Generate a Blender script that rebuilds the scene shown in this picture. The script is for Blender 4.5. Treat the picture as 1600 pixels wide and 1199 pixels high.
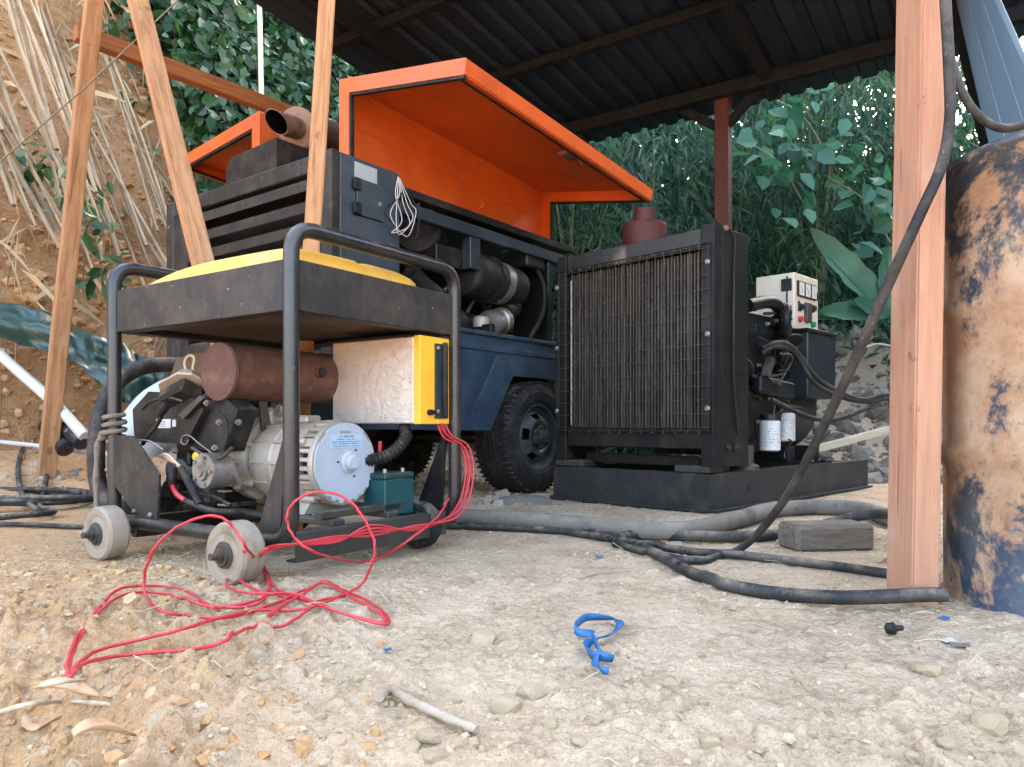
import bpy, bmesh, math, random
import numpy as np
from mathutils import Vector, Matrix, noise as mnoise

# ------------------------------------------------------------------ camera, sky, sun, exposure
for o in list(bpy.data.objects): bpy.data.objects.remove(o)
scene = bpy.context.scene
COL = scene.collection
random.seed(7); RNG = np.random.default_rng(11)
R = math.radians
F_PX, CX, HZ, CAM_H = 1150.0, 800.0, 663.0, 0.40      # measured on the photograph (1600 px wide)
cam_d = bpy.data.cameras.new('camera'); cam = bpy.data.objects.new('camera', cam_d); COL.objects.link(cam)
cam_d.sensor_width = 36; cam_d.lens = F_PX/1600*36; cam_d.shift_y = (HZ-599.5)/1600
cam_d.clip_start = 0.02; cam_d.clip_end = 2000
cam.location = (0, 0, CAM_H); cam.rotation_euler = (R(90), 0, 0)
scene.camera = cam
SUN_EL, SUN_AZ = R(38), R(14)                          # azimuth measured to the right of the view direction
world = bpy.data.worlds.new('World'); scene.world = world; world.use_nodes = True
nt = world.node_tree; nt.nodes.clear()
sky = nt.nodes.new('ShaderNodeTexSky'); sky.sky_type = 'NISHITA'; sky.sun_disc = False
sky.sun_elevation = SUN_EL; sky.sun_rotation = SUN_AZ
sky.air_density = 1.0; sky.dust_density = 4.0; sky.ozone_density = 0.3
bg = nt.nodes.new('ShaderNodeBackground'); bg.inputs[1].default_value = 0.15
wo = nt.nodes.new('ShaderNodeOutputWorld')
nt.links.new(sky.outputs[0], bg.inputs[0]); nt.links.new(bg.outputs[0], wo.inputs[0])
sun_d = bpy.data.lights.new('sun', 'SUN'); sun = bpy.data.objects.new('sun', sun_d); COL.objects.link(sun)
sun_d.energy = 2.2; sun_d.angle = R(0.6); sun_d.color = (1.0, .94, .84)
sdir = Vector((math.sin(SUN_AZ)*math.cos(SUN_EL), math.cos(SUN_AZ)*math.cos(SUN_EL), math.sin(SUN_EL)))
sun.rotation_euler = (-sdir).to_track_quat('-Z', 'Y').to_euler()
sun.location = (0, 0, 12)
vs = scene.view_settings
scene.display_settings.display_device = 'sRGB'
vs.view_transform = 'Standard'; vs.look = 'None'; vs.gamma = 1; vs.exposure = 3.8
vs.use_white_balance = True; vs.white_balance_temperature = 7100; vs.white_balance_tint = 10   # camera set for open shade
scene.render.engine = 'CYCLES'
cy = scene.cycles; cy.max_bounces = 6; cy.diffuse_bounces = 3; cy.glossy_bounces = 3; cy.transmission_bounces = 3
scene.render.resolution_x, scene.render.resolution_y = 1024, 767

# ------------------------------------------------------------------ measuring helpers
def W(u, v, Y):                       # photograph pixel at a distance Y -> world point
    return Vector(((u-CX)/F_PX*Y, Y, CAM_H+(HZ-v)/F_PX*Y))
def G(u, v, z=0.0):                   # photograph pixel on a level surface at height z
    return W(u, v, (CAM_H-z)*F_PX/(v-HZ))
class Frame:                          # a machine's own axes on the ground: X to the right, Y away
    def __init__(s, ox, oy, deg):
        s.o = Vector((ox, oy)); s.a = R(deg)
        s.X = Vector((math.cos(s.a), math.sin(s.a))); s.Y = Vector((-math.sin(s.a), math.cos(s.a)))
    def loc(s, u, v, x=None, y=None):
        r = Vector(((u-CX)/F_PX, 1.0))
        if y is not None: base = s.o+y*s.Y; d = s.X
        else: base = s.o+x*s.X; d = s.Y
        det = r.x*(-d.y)+r.y*d.x
        t = (base.x*(-d.y)+base.y*d.x)/det
        k = (r.x*base.y-r.y*base.x)/det*-1
        p = t*r-base; k = p.dot(d)
        z = CAM_H+(HZ-v)/F_PX*t
        return Vector((k, y, z)) if y is not None else Vector((x, k, z))
    def world(s, p):
        q = s.o+p[0]*s.X+p[1]*s.Y
        return Vector((q.x, q.y, p[2]))

# ------------------------------------------------------------------ mesh builder
class MB:
    def __init__(s): s.v = []; s.f = []; s.sm = []
    def add(s, vs_, fs, smooth=False):
        n = len(s.v); s.v += [tuple(p) for p in vs_]
        for f in fs: s.f.append(tuple(i+n for i in f)); s.sm.append(smooth)
        return s
    def box(s, lo, hi, bev=0.0, mat=None, smooth=False):
        x0, y0, z0 = lo; x1, y1, z1 = hi
        if bev <= 0:
            vv = [Vector(p) for p in ((x0,y0,z0),(x1,y0,z0),(x1,y1,z0),(x0,y1,z0),(x0,y0,z1),(x1,y0,z1),(x1,y1,z1),(x0,y1,z1))]
            ff = [(0,3,2,1),(4,5,6,7),(0,1,5,4),(1,2,6,5),(2,3,7,6),(3,0,4,7)]
        else:
            b = min(bev, abs(x1-x0)*.49, abs(y1-y0)*.49, abs(z1-z0)*.49)
            bm = bmesh.new(); bmesh.ops.create_cube(bm, size=1)
            for q in bm.verts: q.co = Vector(((x0+x1)/2+q.co.x*(x1-x0), (y0+y1)/2+q.co.y*(y1-y0), (z0+z1)/2+q.co.z*(z1-z0)))
            bmesh.ops.bevel(bm, geom=bm.edges[:], offset=b, segments=(1 if not smooth else 4), affect='EDGES', profile=.5)
            bm.verts.index_update(); vv = [q.co.copy() for q in bm.verts]; ff = [[q.index for q in f.verts] for f in bm.faces]; bm.free()
        if mat is not None: vv = [mat @ q for q in vv]
        return s.add(vv, ff, smooth)
    def bar(s, a, b, w, h, up=(0,0,1), bev=0.0):       # rectangular bar from a to b
        a, b = Vector(a), Vector(b); d = b-a; L = d.length; d.normalize()
        up = Vector(up); sx = d.cross(up)
        if sx.length < 1e-4: sx = d.cross(Vector((0,1,0)))
        sx.normalize(); uz = sx.cross(d).normalized()
        m = Matrix(((sx.x, d.x, uz.x, a.x), (sx.y, d.y, uz.y, a.y), (sx.z, d.z, uz.z, a.z), (0,0,0,1)))
        return s.box((-w/2, 0, -h/2), (w/2, L, h/2), bev, m)
    def tube(s, pts, r, seg=10, cap=True, closed=False):
        pts = [Vector(p) for p in pts]; n = len(pts)
        rr = r if isinstance(r, (list, tuple)) else [r]*n
        vs_, fs = [], []
        t0 = (pts[1]-pts[0]).normalized()
        nrm = t0.orthogonal().normalized(); prev = t0
        for i, p in enumerate(pts):
            if closed: t = (pts[(i+1) % n]-pts[i-1])
            else: t = pts[min(i+1, n-1)]-pts[max(i-1, 0)]
            if t.length < 1e-9: t = prev
            t = t.normalized()
            q = prev.rotation_difference(t); nrm = q @ nrm; nrm = (nrm-t*nrm.dot(t)).normalized(); prev = t
            bn = t.cross(nrm)
            for k in range(seg):
                a = 2*math.pi*k/seg; vs_.append(p+rr[i]*(math.cos(a)*nrm+math.sin(a)*bn))
        m = n if closed else n-1
        for i in range(m):
            for k in range(seg):
                j = (i+1) % n
                fs.append((i*seg+k, i*seg+(k+1) % seg, j*seg+(k+1) % seg, j*seg+k))
        s.add(vs_, fs, True)
        if cap and not closed:
            s.add([vs_[k] for k in range(seg)][::-1], [tuple(range(seg))]); s.add(vs_[-seg:], [tuple(range(seg))])
        return s
    def lathe(s, prof, org, axis, seg=32, smooth=True, cap=True):   # prof: (distance along axis, radius)
        org = Vector(org); ax = Vector(axis).normalized(); n = ax.orthogonal().normalized()
        if abs(ax.z) < .9: n = (Vector((0,0,1))-ax*ax.z).normalized()
        b = ax.cross(n)
        rings = []; 
        for (h, r) in prof:
            rings.append([org+ax*h+r*(math.cos(2*math.pi*k/seg)*n+math.sin(2*math.pi*k/seg)*b) for k in range(seg)])
        for i in range(len(rings)-1):                      # separate strips keep the edges of the profile sharp
            s.add(rings[i]+rings[i+1], [(k, (k+1) % seg, seg+(k+1) % seg, seg+k) for k in range(seg)], smooth)
        if cap and prof[0][1] > 1e-5: s.add(rings[0][::-1], [tuple(range(seg))])
        if cap and prof[-1][1] > 1e-5: s.add(rings[-1], [tuple(range(seg))])
        return s
    def prism(s, poly, ext):                               # planar polygon extruded by a vector
        poly = [Vector(p) for p in poly]; e = Vector(ext); n = len(poly)
        nn = Vector((0,0,0))
        for i in range(n): nn += poly[i].cross(poly[(i+1) % n])
        if nn.dot(e) < 0: poly = poly[::-1]
        vv = poly+[p+e for p in poly]
        return s.add(vv, [tuple(range(n))[::-1], tuple(range(n, 2*n))]+[(i, (i+1) % n, n+(i+1) % n, n+i) for i in range(n)])
    def build(s, name, mat, parent=None, kind=None):
        me = bpy.data.meshes.new(name); o = bpy.data.objects.new(name, me); COL.objects.link(o)
        vv = s.v
        if parent is None and kind != 'structure' and vv:
            a = np.array(vv); c = (a.min(0)+a.max(0))/2; c[2] = a[:,2].min()
            vv = (a-c).tolist(); o.location = c
        me.from_pydata(vv, [], s.f); me.polygons.foreach_set('use_smooth', s.sm)
        me.materials.append(mat); me.update()
        if parent is not None: o.parent = parent
        if kind: o['kind'] = kind
        return o
def nparr(name, verts, faces, mat, parent=None, kind=None, smooth=False):
    me = bpy.data.meshes.new(name); o = bpy.data.objects.new(name, me); COL.objects.link(o)
    verts = np.asarray(verts, dtype=np.float64)
    if parent is None and kind != 'structure':
        c = (verts.min(0)+verts.max(0))/2; c[2] = verts[:,2].min(); verts = verts-c; o.location = c
    faces = np.asarray(faces, dtype=np.int32); k = faces.shape[1]
    me.vertices.add(len(verts)); me.vertices.foreach_set('co', verts.ravel())
    me.loops.add(faces.size); me.loops.foreach_set('vertex_index', faces.ravel())
    me.polygons.add(len(faces)); me.polygons.foreach_set('loop_start', np.arange(0, faces.size, k, dtype=np.int32))
    me.polygons.foreach_set('use_smooth', np.full(len(faces), smooth))
    me.materials.append(mat); me.update(calc_edges=True); me.validate()
    if parent is not None: o.parent = parent
    if kind: o['kind'] = kind
    return o
def tag(o, label, cat, group=None):
    o['label'] = label; o['category'] = cat
    if group: o['group'] = group
    return o
def thing(name, label, cat, loc=(0,0,0), rz=0.0, group=None):
    o = bpy.data.objects.new(name, None); COL.objects.link(o); o.empty_display_size = .1
    o.location = loc; o.rotation_euler = (0, 0, rz)
    return tag(o, label, cat, group)
def fthing(F, name, label, cat): return thing(name, label, cat, (F.o.x, F.o.y, 0), F.a)
def fillet(pts, r, n=6):
    pts = [Vector(p) for p in pts]; out = [pts[0]]
    for i in range(1, len(pts)-1):
        a, b, c = pts[i-1], pts[i], pts[i+1]
        d1, d2 = (a-b), (c-b); k = min(r, d1.length*.49, d2.length*.49)
        p, q = b+d1.normalized()*k, b+d2.normalized()*k
        for j in range(n+1):
            t = j/n; out.append((1-t)**2*p+2*t*(1-t)*b+t*t*q)
    return out+[pts[-1]]
def smooth_path(pts, n=6):            # Catmull-Rom
    pts = [Vector(p) for p in pts]; out = []
    P = [pts[0]*2-pts[1]]+pts+[pts[-1]*2-pts[-2]]
    for i in range(1, len(P)-2):
        a, b, c, d = P[i-1], P[i], P[i+1], P[i+2]
        for j in range(n):
            t = j/n
            out.append(.5*((2*b)+(c-a)*t+(2*a-5*b+4*c-d)*t*t+(3*b-a-3*c+d)*t**3))
    return out+[pts[-1]]
# numpy fractal noise
_LAT = np.random.default_rng(5).random((256, 256))
def vnoise(x, y):
    xi, yi = np.floor(x).astype(int), np.floor(y).astype(int); fx, fy = x-xi, y-yi
    fx = fx*fx*(3-2*fx); fy = fy*fy*(3-2*fy)
    a = _LAT[xi % 256, yi % 256]; b = _LAT[(xi+1) % 256, yi % 256]; c = _LAT[xi % 256, (yi+1) % 256]; d = _LAT[(xi+1) % 256, (yi+1) % 256]
    return (a*(1-fx)+b*fx)*(1-fy)+(c*(1-fx)+d*fx)*fy
def fbm(x, y, oct=5, g=.5):
    s = 0; a = 1; t = 0
    for i in range(oct): s = s+a*vnoise(x*2**i+17.3*i, y*2**i+9.1*i); t += a; a *= g
    return s/t-.5

# ------------------------------------------------------------------ materials
MATS = {}
def base_mat(name):
    m = bpy.data.materials.new(name); m.use_nodes = True; n = m.node_tree; n.nodes.clear()
    out = n.nodes.new('ShaderNodeOutputMaterial'); b = n.nodes.new('ShaderNodeBsdfPrincipled')
    n.links.new(b.outputs[0], out.inputs[0]); MATS[name] = m
    return m, n, b, out
def coords(n, stretch=(1,1,1)):
    tc = n.nodes.new('ShaderNodeTexCoord'); oi = n.nodes.new('ShaderNodeObjectInfo')
    mp = n.nodes.new('ShaderNodeMapping'); mp.inputs['Scale'].default_value = stretch
    mm = n.nodes.new('ShaderNodeMath'); mm.operation = 'MULTIPLY'; mm.inputs[1].default_value = 23.0
    n.links.new(oi.outputs['Random'], mm.inputs[0])
    n.links.new(tc.outputs['Object'], mp.inputs[0]); n.links.new(mm.outputs[0], mp.inputs['Location'])
    return mp.outputs[0]
def noise(n, vec, sc, det=6, rough=.6, dist=0):
    t = n.nodes.new('ShaderNodeTexNoise'); t.inputs['Scale'].default_value = sc; t.inputs['Detail'].default_value = min(det, 6)
    t.inputs['Roughness'].default_value = rough; t.inputs['Distortion'].default_value = dist
    n.links.new(vec, t.inputs['Vector']); return t.outputs['Fac']
def ramp(n, fac, lo, hi, a=0.0, b=1.0):
    t = n.nodes.new('ShaderNodeMapRange'); t.interpolation_type = 'SMOOTHSTEP'
    t.inputs[1].default_value = lo; t.inputs[2].default_value = hi; t.inputs[3].default_value = a; t.inputs[4].default_value = b
    n.links.new(fac, t.inputs[0]); return t.outputs[0]
def mix(n, fac, a, b):
    t = n.nodes.new('ShaderNodeMix'); t.data_type = 'RGBA'
    for i, q in ((6, a), (7, b)):
        if isinstance(q, (tuple, list)): t.inputs[i].default_value = (*q[:3], 1)
        else: n.links.new(q, t.inputs[i])
    if isinstance(fac, (int, float)): t.inputs[0].default_value = fac
    else: n.links.new(fac, t.inputs[0])
    return t.outputs[2]
def mul(n, a, b):
    t = n.nodes.new('ShaderNodeMath'); t.operation = 'MULTIPLY'
    for i, q in enumerate((a, b)):
        if isinstance(q, (int, float)): t.inputs[i].default_value = q
        else: n.links.new(q, t.inputs[i])
    return t.outputs[0]
def bumpn(n, b, fac, strength, dist=.01):
    t = n.nodes.new('ShaderNodeBump'); t.inputs['Strength'].default_value = strength; t.inputs['Distance'].default_value = dist
    n.links.new(fac, t.inputs['Height']); n.links.new(t.outputs[0], b.inputs['Normal']); return t
DUST = (.36, .28, .2)
def M(name, col, rough=.55, metal=0.0, col2=None, sc=7, lo=.48, hi=.66, bump=.15, bsc=70, dust=.0, spots=None, stretch=(1,1,1), dsc=9, spec=.5):
    if name in MATS: return MATS[name]
    m, n, b, out = base_mat(name); vec = coords(n, stretch)
    c = col
    if col2: c = mix(n, ramp(n, noise(n, vec, sc, 8, .65), lo, hi), col, col2)
    v2 = noise(n, vec, 2.3, 4); c = mix(n, ramp(n, v2, .3, .7, 0, .35), c, tuple(q*.68 for q in col))
    if spots: c = mix(n, ramp(n, noise(n, vec, spots[1], 3, .5), spots[2], spots[2]+.04), c, spots[0])
    if dust > 0:
        geo = n.nodes.new('ShaderNodeNewGeometry'); sx = n.nodes.new('ShaderNodeSeparateXYZ'); n.links.new(geo.outputs['Normal'], sx.inputs[0])
        up = ramp(n, sx.outputs[2], -.2, 1.0, .07, .7)
        d = mul(n, ramp(n, noise(n, vec, dsc, 10, .78), .42, .66), mul(n, up, dust))
        st = noise(n, coords(n, (stretch[0]*2, stretch[1]*2, .35)), 9, 8, .75)
        c = mix(n, ramp(n, st, .5, .72, 0, min(.9, dust*.3)), c, tuple(q*.4 for q in DUST))
        c = mix(n, ramp(n, noise(n, vec, 75, 4, .6), .66, .74, 0, dust*.7), c, DUST)
        c = mix(n, d, c, DUST)
        rr = n.nodes.new('ShaderNodeMapRange'); rr.inputs[3].default_value = rough; rr.inputs[4].default_value = .92
        n.links.new(d, rr.inputs[0]); n.links.new(rr.outputs[0], b.inputs['Roughness'])
    else:
        rn = ramp(n, noise(n, vec, 14, 5), .3, .7, max(.05, rough-.12), min(1, rough+.12)); n.links.new(rn, b.inputs['Roughness'])
    if isinstance(c, tuple): b.inputs['Base Color'].default_value = (*c, 1)
    else: n.links.new(c, b.inputs['Base Color'])
    b.inputs['Metallic'].default_value = metal; b.inputs['Specular IOR Level'].default_value = spec
    if bump: bumpn(n, b, noise(n, vec, bsc, 6, .6), bump, .004)
    return m
def wood(name, c1, c2, axis=2, pale=None):
    m, n, b, out = base_mat(name)
    st = [9, 9, 9]; st[axis] = .7; vec = coords(n, st)
    f = noise(n, vec, 6, 8, .65, .4)
    c = mix(n, ramp(n, f, .35, .68), c1, c2)
    v2 = coords(n); c = mix(n, ramp(n, noise(n, v2, 4, 6, .6), .55, .75, 0, .55), c, pale or tuple(min(1, q*1.35) for q in c1))
    c = mix(n, ramp(n, noise(n, v2, 16, 5, .6), .66, .72, 0, .6), c, tuple(q*.35 for q in c2))
    st2 = [34, 34, 34]; st2[axis] = .8
    f4 = noise(n, coords(n, st2), 2.2, 5, .6, .2)
    c = mix(n, ramp(n, f4, .655, .70, 0, .7), c, tuple(q*.3 for q in c2))
    wv = n.nodes.new('ShaderNodeTexVoronoi'); wv.inputs['Scale'].default_value = 5.5; n.links.new(coords(n, (1, 1, .55)), wv.inputs['Vector'])
    c = mix(n, ramp(n, wv.outputs['Distance'], .06, .11, .7, 0), c, tuple(q*.4 for q in c2))
    n.links.new(c, b.inputs['Base Color']); b.inputs['Roughness'].default_value = .8
    hh = n.nodes.new('ShaderNodeMath'); hh.operation = 'SUBTRACT'; n.links.new(f, hh.inputs[0]); n.links.new(ramp(n, f4, .65, .7), hh.inputs[1])
    bumpn(n, b, hh.outputs[0], .55, .004)
    return m
def leafmat(name, cols, trans=.4, rough=.5):
    m, n, b, out = base_mat(name)
    geo = n.nodes.new('ShaderNodeNewGeometry'); cr = n.nodes.new('ShaderNodeValToRGB')
    cr.color_ramp.elements[0].color = (*cols[0], 1); cr.color_ramp.elements[1].color = (*cols[-1], 1)
    for i, c in enumerate(cols[1:-1]):
        e = cr.color_ramp.elements.new((i+1)/(len(cols)-1)); e.color = (*c, 1)
    n.links.new(geo.outputs['Random Per Island'], cr.inputs[0])
    n.links.new(cr.outputs[0], b.inputs['Base Color']); b.inputs['Roughness'].default_value = rough
    b.inputs['Specular IOR Level'].default_value = .4
    tr = n.nodes.new('ShaderNodeBsdfTranslucent'); 
    hs = n.nodes.new('ShaderNodeHueSaturation'); hs.inputs['Hue'].default_value = .475; hs.inputs['Saturation'].default_value = 1.1; hs.inputs['Value'].default_value = 1.8
    n.links.new(cr.outputs[0], hs.inputs['Color']); n.links.new(hs.outputs[0], tr.inputs[0])
    mx = n.nodes.new('ShaderNodeMixShader'); mx.inputs[0].default_value = trans
    n.links.new(b.outputs[0], mx.inputs[1]); n.links.new(tr.outputs[0], mx.inputs[2]); n.links.new(mx.outputs[0], out.inputs[0])
    return m
def soil(name, c_a, c_b, c_c, scale=1.0, bump=.9):
    m, n, b, out = base_mat(name)
    tc = n.nodes.new('ShaderNodeTexCoord'); vec = tc.outputs['Object']
    f1 = noise(n, vec, 1.6*scale, 6, .6); f2 = noise(n, vec, 14*scale, 10, .75); f3 = noise(n, vec, 90*scale, 6, .7)
    c = mix(n, ramp(n, f1, .42, .6), c_a, c_b)
    c = mix(n, ramp(n, f2, .4, .68, 0, .85), c, c_c)
    c = mix(n, ramp(n, f3, .3, .75, 0, .5), c, tuple(q*.55 for q in c_a))
    vo = n.nodes.new('ShaderNodeTexVoronoi'); vo.inputs['Scale'].default_value = 55*scale; vo.feature = 'F1'
    wv = n.nodes.new('ShaderNodeMapping'); n.links.new(vec, wv.inputs[0]); n.links.new(wv.outputs[0], vo.inputs['Vector'])
    n.links.new(c, b.inputs['Base Color']); b.inputs['Roughness'].default_value = .95; b.inputs['Specular IOR Level'].default_value = .15
    h = n.nodes.new('ShaderNodeMath'); h.operation = 'ADD'
    n.links.new(mul(n, f2, 2.0), h.inputs[0]); n.links.new(mul(n, vo.outputs['Distance'], -.5), h.inputs[1])
    h2 = n.nodes.new('ShaderNodeMath'); h2.operation = 'ADD'; n.links.new(h.outputs[0], h2.inputs[0]); n.links.new(mul(n, f3, .7), h2.inputs[1])
    bumpn(n, b, h2.outputs[0], bump, .012)
    return m
def clodmat(name, cols):
    m, n, b, out = base_mat(name)
    geo = n.nodes.new('ShaderNodeNewGeometry'); cr = n.nodes.new('ShaderNodeValToRGB')
    cr.color_ramp.elements[0].color = (*cols[0], 1); cr.color_ramp.elements[1].color = (*cols[-1], 1)
    for i, c in enumerate(cols[1:-1]):
        e = cr.color_ramp.elements.new((i+1)/(len(cols)-1)); e.color = (*c, 1)
    n.links.new(geo.outputs['Random Per Island'], cr.inputs[0])
    vec = coords(n); f = noise(n, vec, 40, 8, .7)
    c = mix(n, ramp(n, f, .35, .7, 0, .5), cr.outputs[0], tuple(q*.6 for q in cols[0]))
    n.links.new(c, b.inputs['Base Color']); b.inputs['Roughness'].default_value = .95; b.inputs['Specular IOR Level'].default_value = .15
    bumpn(n, b, f, .6, .006)
    return m
BLK = M('black_paint', (.009, .009, .010), .42, 0, (.022, .019, .016), 9, dust=.35, spec=.25)
BLKD = M('dusty_black_paint', (.016, .014, .012), .5, 0, (.036, .027, .02), 6, dust=.6, spec=.25)
NAVY = M('dark_blue_grey_paint', (.015, .021, .029), .4, 0, (.03, .04, .05), 6, dust=.4, spec=.35)
BLUEP = M('faded_blue_paint', (.012, .03, .055), .42, 0, (.028, .06, .095), 4, lo=.4, hi=.7, dust=.4, spots=((.008, .018, .035), 26, .66))
ORNG = M('orange_paint', (.64, .105, .014), .42, 0, (.46, .062, .012), 2.4, lo=.4, hi=.7, dust=.45, bump=.08, bsc=9, spots=((.16, .05, .02), 42, .715))
YELP = M('yellow_paint', (.8, .42, .03), .38, 0, (.72, .35, .03), 4, dust=.25, bump=.05)
YELT = M('dusty_yellow_plastic', (.78, .4, .05), .5, 0, (.65, .36, .1), 4, dust=.3, bump=.05)
RUSTM = M('rust_brown_metal', (.095, .038, .026), .78, 0, (.15, .066, .042), 22, bump=.6, bsc=160, dust=.25)
CREAM = M('cast_aluminium', (.36, .31, .26), .5, .3, (.24, .18, .13), 6, dust=.6)
WHITEP = M('white_plate', (.36, .40, .45), .45, 0, (.3, .32, .34), 5, dust=.2, bump=.03)
RUBB = M('black_rubber', (.009, .009, .0095), .6, 0, (.022, .02, .018), 10, dust=.4, spec=.25)
TYRE = M('tyre_rubber', (.011, .0115, .0125), .7, 0, (.028, .028, .028), 9, dust=.5, bump=.3, spec=.2)
STEEL = M('dirty_bare_steel', (.3, .28, .26), .45, .7, (.16, .11, .08), 9, dust=.3)
GALV = M('dark_iron', (.05, .047, .044), .55, .4, (.085, .055, .038), 8, dust=.5)
BOLT = M('bolt_steel', (.24, .22, .2), .5, .6, (.13, .09, .06), 20, dust=.2)
DARK = M('oily_black', (.006, .0065, .0075), .38, 0, (.014, .014, .015), 12, dust=.1, spec=.3)
RADB = M('radiator_black', (.008, .0075, .0075), .48, 0, (.022, .018, .015), 5, dust=.16, spec=.2)
WHEELP = M('wheel_grey_polymer', (.29, .225, .165), .8, 0, (.17, .125, .085), 12, dust=.6, bump=.4)
REDW = M('red_wire_insulation', (.55, .02, .035), .45, 0, (.42, .03, .035), 20, dust=.22, bump=0)
TEAL = M('teal_battery_case', (.0, .05, .056), .4, 0, None, dust=.2, bump=.03)
GBLK = M('genset_black', (.007, .0085, .011), .42, 0, (.015, .017, .02), 6, dust=.1, spec=.2)
WHITE = M('white_plastic', (.52, .51, .48), .5, 0, (.55, .52, .48), 6, dust=.3, bump=.05)
PRINT = M('grey_print', (.12, .14, .17), .6, bump=0)
TIMB = wood('sawn_timber', (.40, .205, .095), (.26, .115, .045), 2, (.42, .27, .16))
TIMO = wood('orange_timber', (.30, .11, .032), (.19, .063, .018), 2)
TIMP = wood('pink_dusted_timber', (.42, .215, .13), (.36, .17, .1), 2, (.48, .37, .29))
MAROON = M('oxide_red_paint', (.07, .014, .011), .6, 0, (.045, .015, .013), 8, dust=.12, spec=.3)

# ------------------------------------------------------------------ frames of reference
SH = Frame(-1.68, 4.6, -33.9)         # shed: X along the front, Y away
GEN = Frame(-.555, 1.85, -33.9)       # portable generator, origin at its near corner post
CMP = Frame(-.74, 3.056, -36.87)      # towed compressor, origin at its near lower corner
RAD = Frame(.87, 3.24, -45)           # diesel generating set, origin at near corner of the skid

# ------------------------------------------------------------------ ground
def worley(x, y, seed=0):            # distance to the nearest cell point and that cell's own random number
    xi, yi = np.floor(x).astype(int), np.floor(y).astype(int); best = np.full(x.shape, 9.0); rid = np.zeros(x.shape)
    for i in (-1, 0, 1):
        for j in (-1, 0, 1):
            a, b_ = (xi+i+seed) % 256, (yi+j) % 256
            px, py = xi+i+_LAT[a, b_], yi+j+_LAT[(a+91) % 256, (b_+47) % 256]
            d = (px-x)**2+(py-y)**2; k = d < best; best = np.where(k, d, best); rid = np.where(k, _LAT[(a+13) % 256, (b_+133) % 256], rid)
    return np.sqrt(best), rid
def bank_d(x, y):                     # distance uphill of the foot of the left bank
    return (x+2.45)*-.8+(y-4.3)*.6
def ground_z(x, y):
    x = np.asarray(x, float); y = np.asarray(y, float)
    z = .022*fbm(x*1.3+3, y*1.3, 3)
    near = np.clip((1.75-y)/.9, 0, 1); left = np.clip((-.15-x)/.6, 0, 1)*np.clip((1.9-y)/.5, 0, 1)
    rough_ = .25+.55*near+1.5*left
    crumb = np.abs(fbm(x*34+3, y*34, 4, .62))+.6*np.abs(fbm(x*80, y*80+7, 3, .6))
    z = z+rough_*(.032*fbm(x*5, y*5, 5, .6)+.014*fbm(x*19, y*19, 4, .65))+(.35+.65*np.minimum(rough_, 1.4))*.016*crumb*(vnoise(x*3.1, y*3.1)*.9+.35)
    wx, wy = x+.03*fbm(x*9, y*9, 3), y+.03*fbm(x*9+7, y*9+3, 3)
    m_ = np.clip(.22+1.25*left+.8*near*vnoise(x*4.3, y*4.3)+.55*np.clip((x-.45)/.5, 0, 1)*near+.5*np.clip(vnoise(x*2.2+5, y*2.2)-.45, 0, 1), 0, 1.3)
    for fr, am, cut in ((17, .030, .55), (36, .017, .45), (75, .008, .3)):
        d, rid = worley(wx*fr, wy*fr, int(fr)); z = z+m_*am*np.clip(.62-d, 0, 1)*np.clip((rid-cut)/(1-cut), 0, 1)*1.6
    edge = -.47+.16*fbm(y*4, y*0+3, 4)*2-.5*(y-.9)
    z = z-.20*np.clip((edge-x)/.22, 0, 1)*np.clip((1.35-y)/.3, 0, 1)
    z = z-.03*np.clip((1.0-y)/.5, 0, 1)
    z = z+.22*np.clip(bank_d(x, y)+.55, 0, 1.1)*np.clip((y-2.6)/.8, 0, 1)
    z = z+1.15*np.clip((y-5.7)/1.9, 0, 1)*np.clip((x-1.6)/1.3, 0, 1)*(1+.9*fbm(x*2, y*2, 4))
    return z
xs = np.concatenate([np.linspace(-60, -6, 18)[:-1], np.linspace(-6, -1.5, 70)[:-1], np.linspace(-1.5, 1.6, 560)[:-1], np.linspace(1.6, 6, 70)[:-1], np.linspace(6, 60, 18)])
ys = np.concatenate([np.linspace(-40, .5, 20)[:-1], np.linspace(.5, 2.2, 330)[:-1], np.linspace(2.2, 5, 170)[:-1], np.linspace(5, 10, 80)[:-1], np.linspace(10, 90, 24)])
gx, gy = np.meshgrid(xs, ys); gz = ground_z(gx, gy)
nx, ny = len(xs), len(ys)
ii = (np.arange(ny-1)[:, None]*nx+np.arange(nx-1)[None, :]).ravel()
m, n, b, out = base_mat('trampled_clay')
tc = n.nodes.new('ShaderNodeTexCoord'); vec = tc.outputs['Object']
f0 = noise(n, vec, .9, 5, .55); f1 = noise(n, vec, 5, 8, .65); f2 = noise(n, vec, 26, 10, .78); f3 = noise(n, vec, 150, 4, .7)
sx = n.nodes.new('ShaderNodeSeparateXYZ'); n.links.new(vec, sx.inputs[0])
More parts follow.
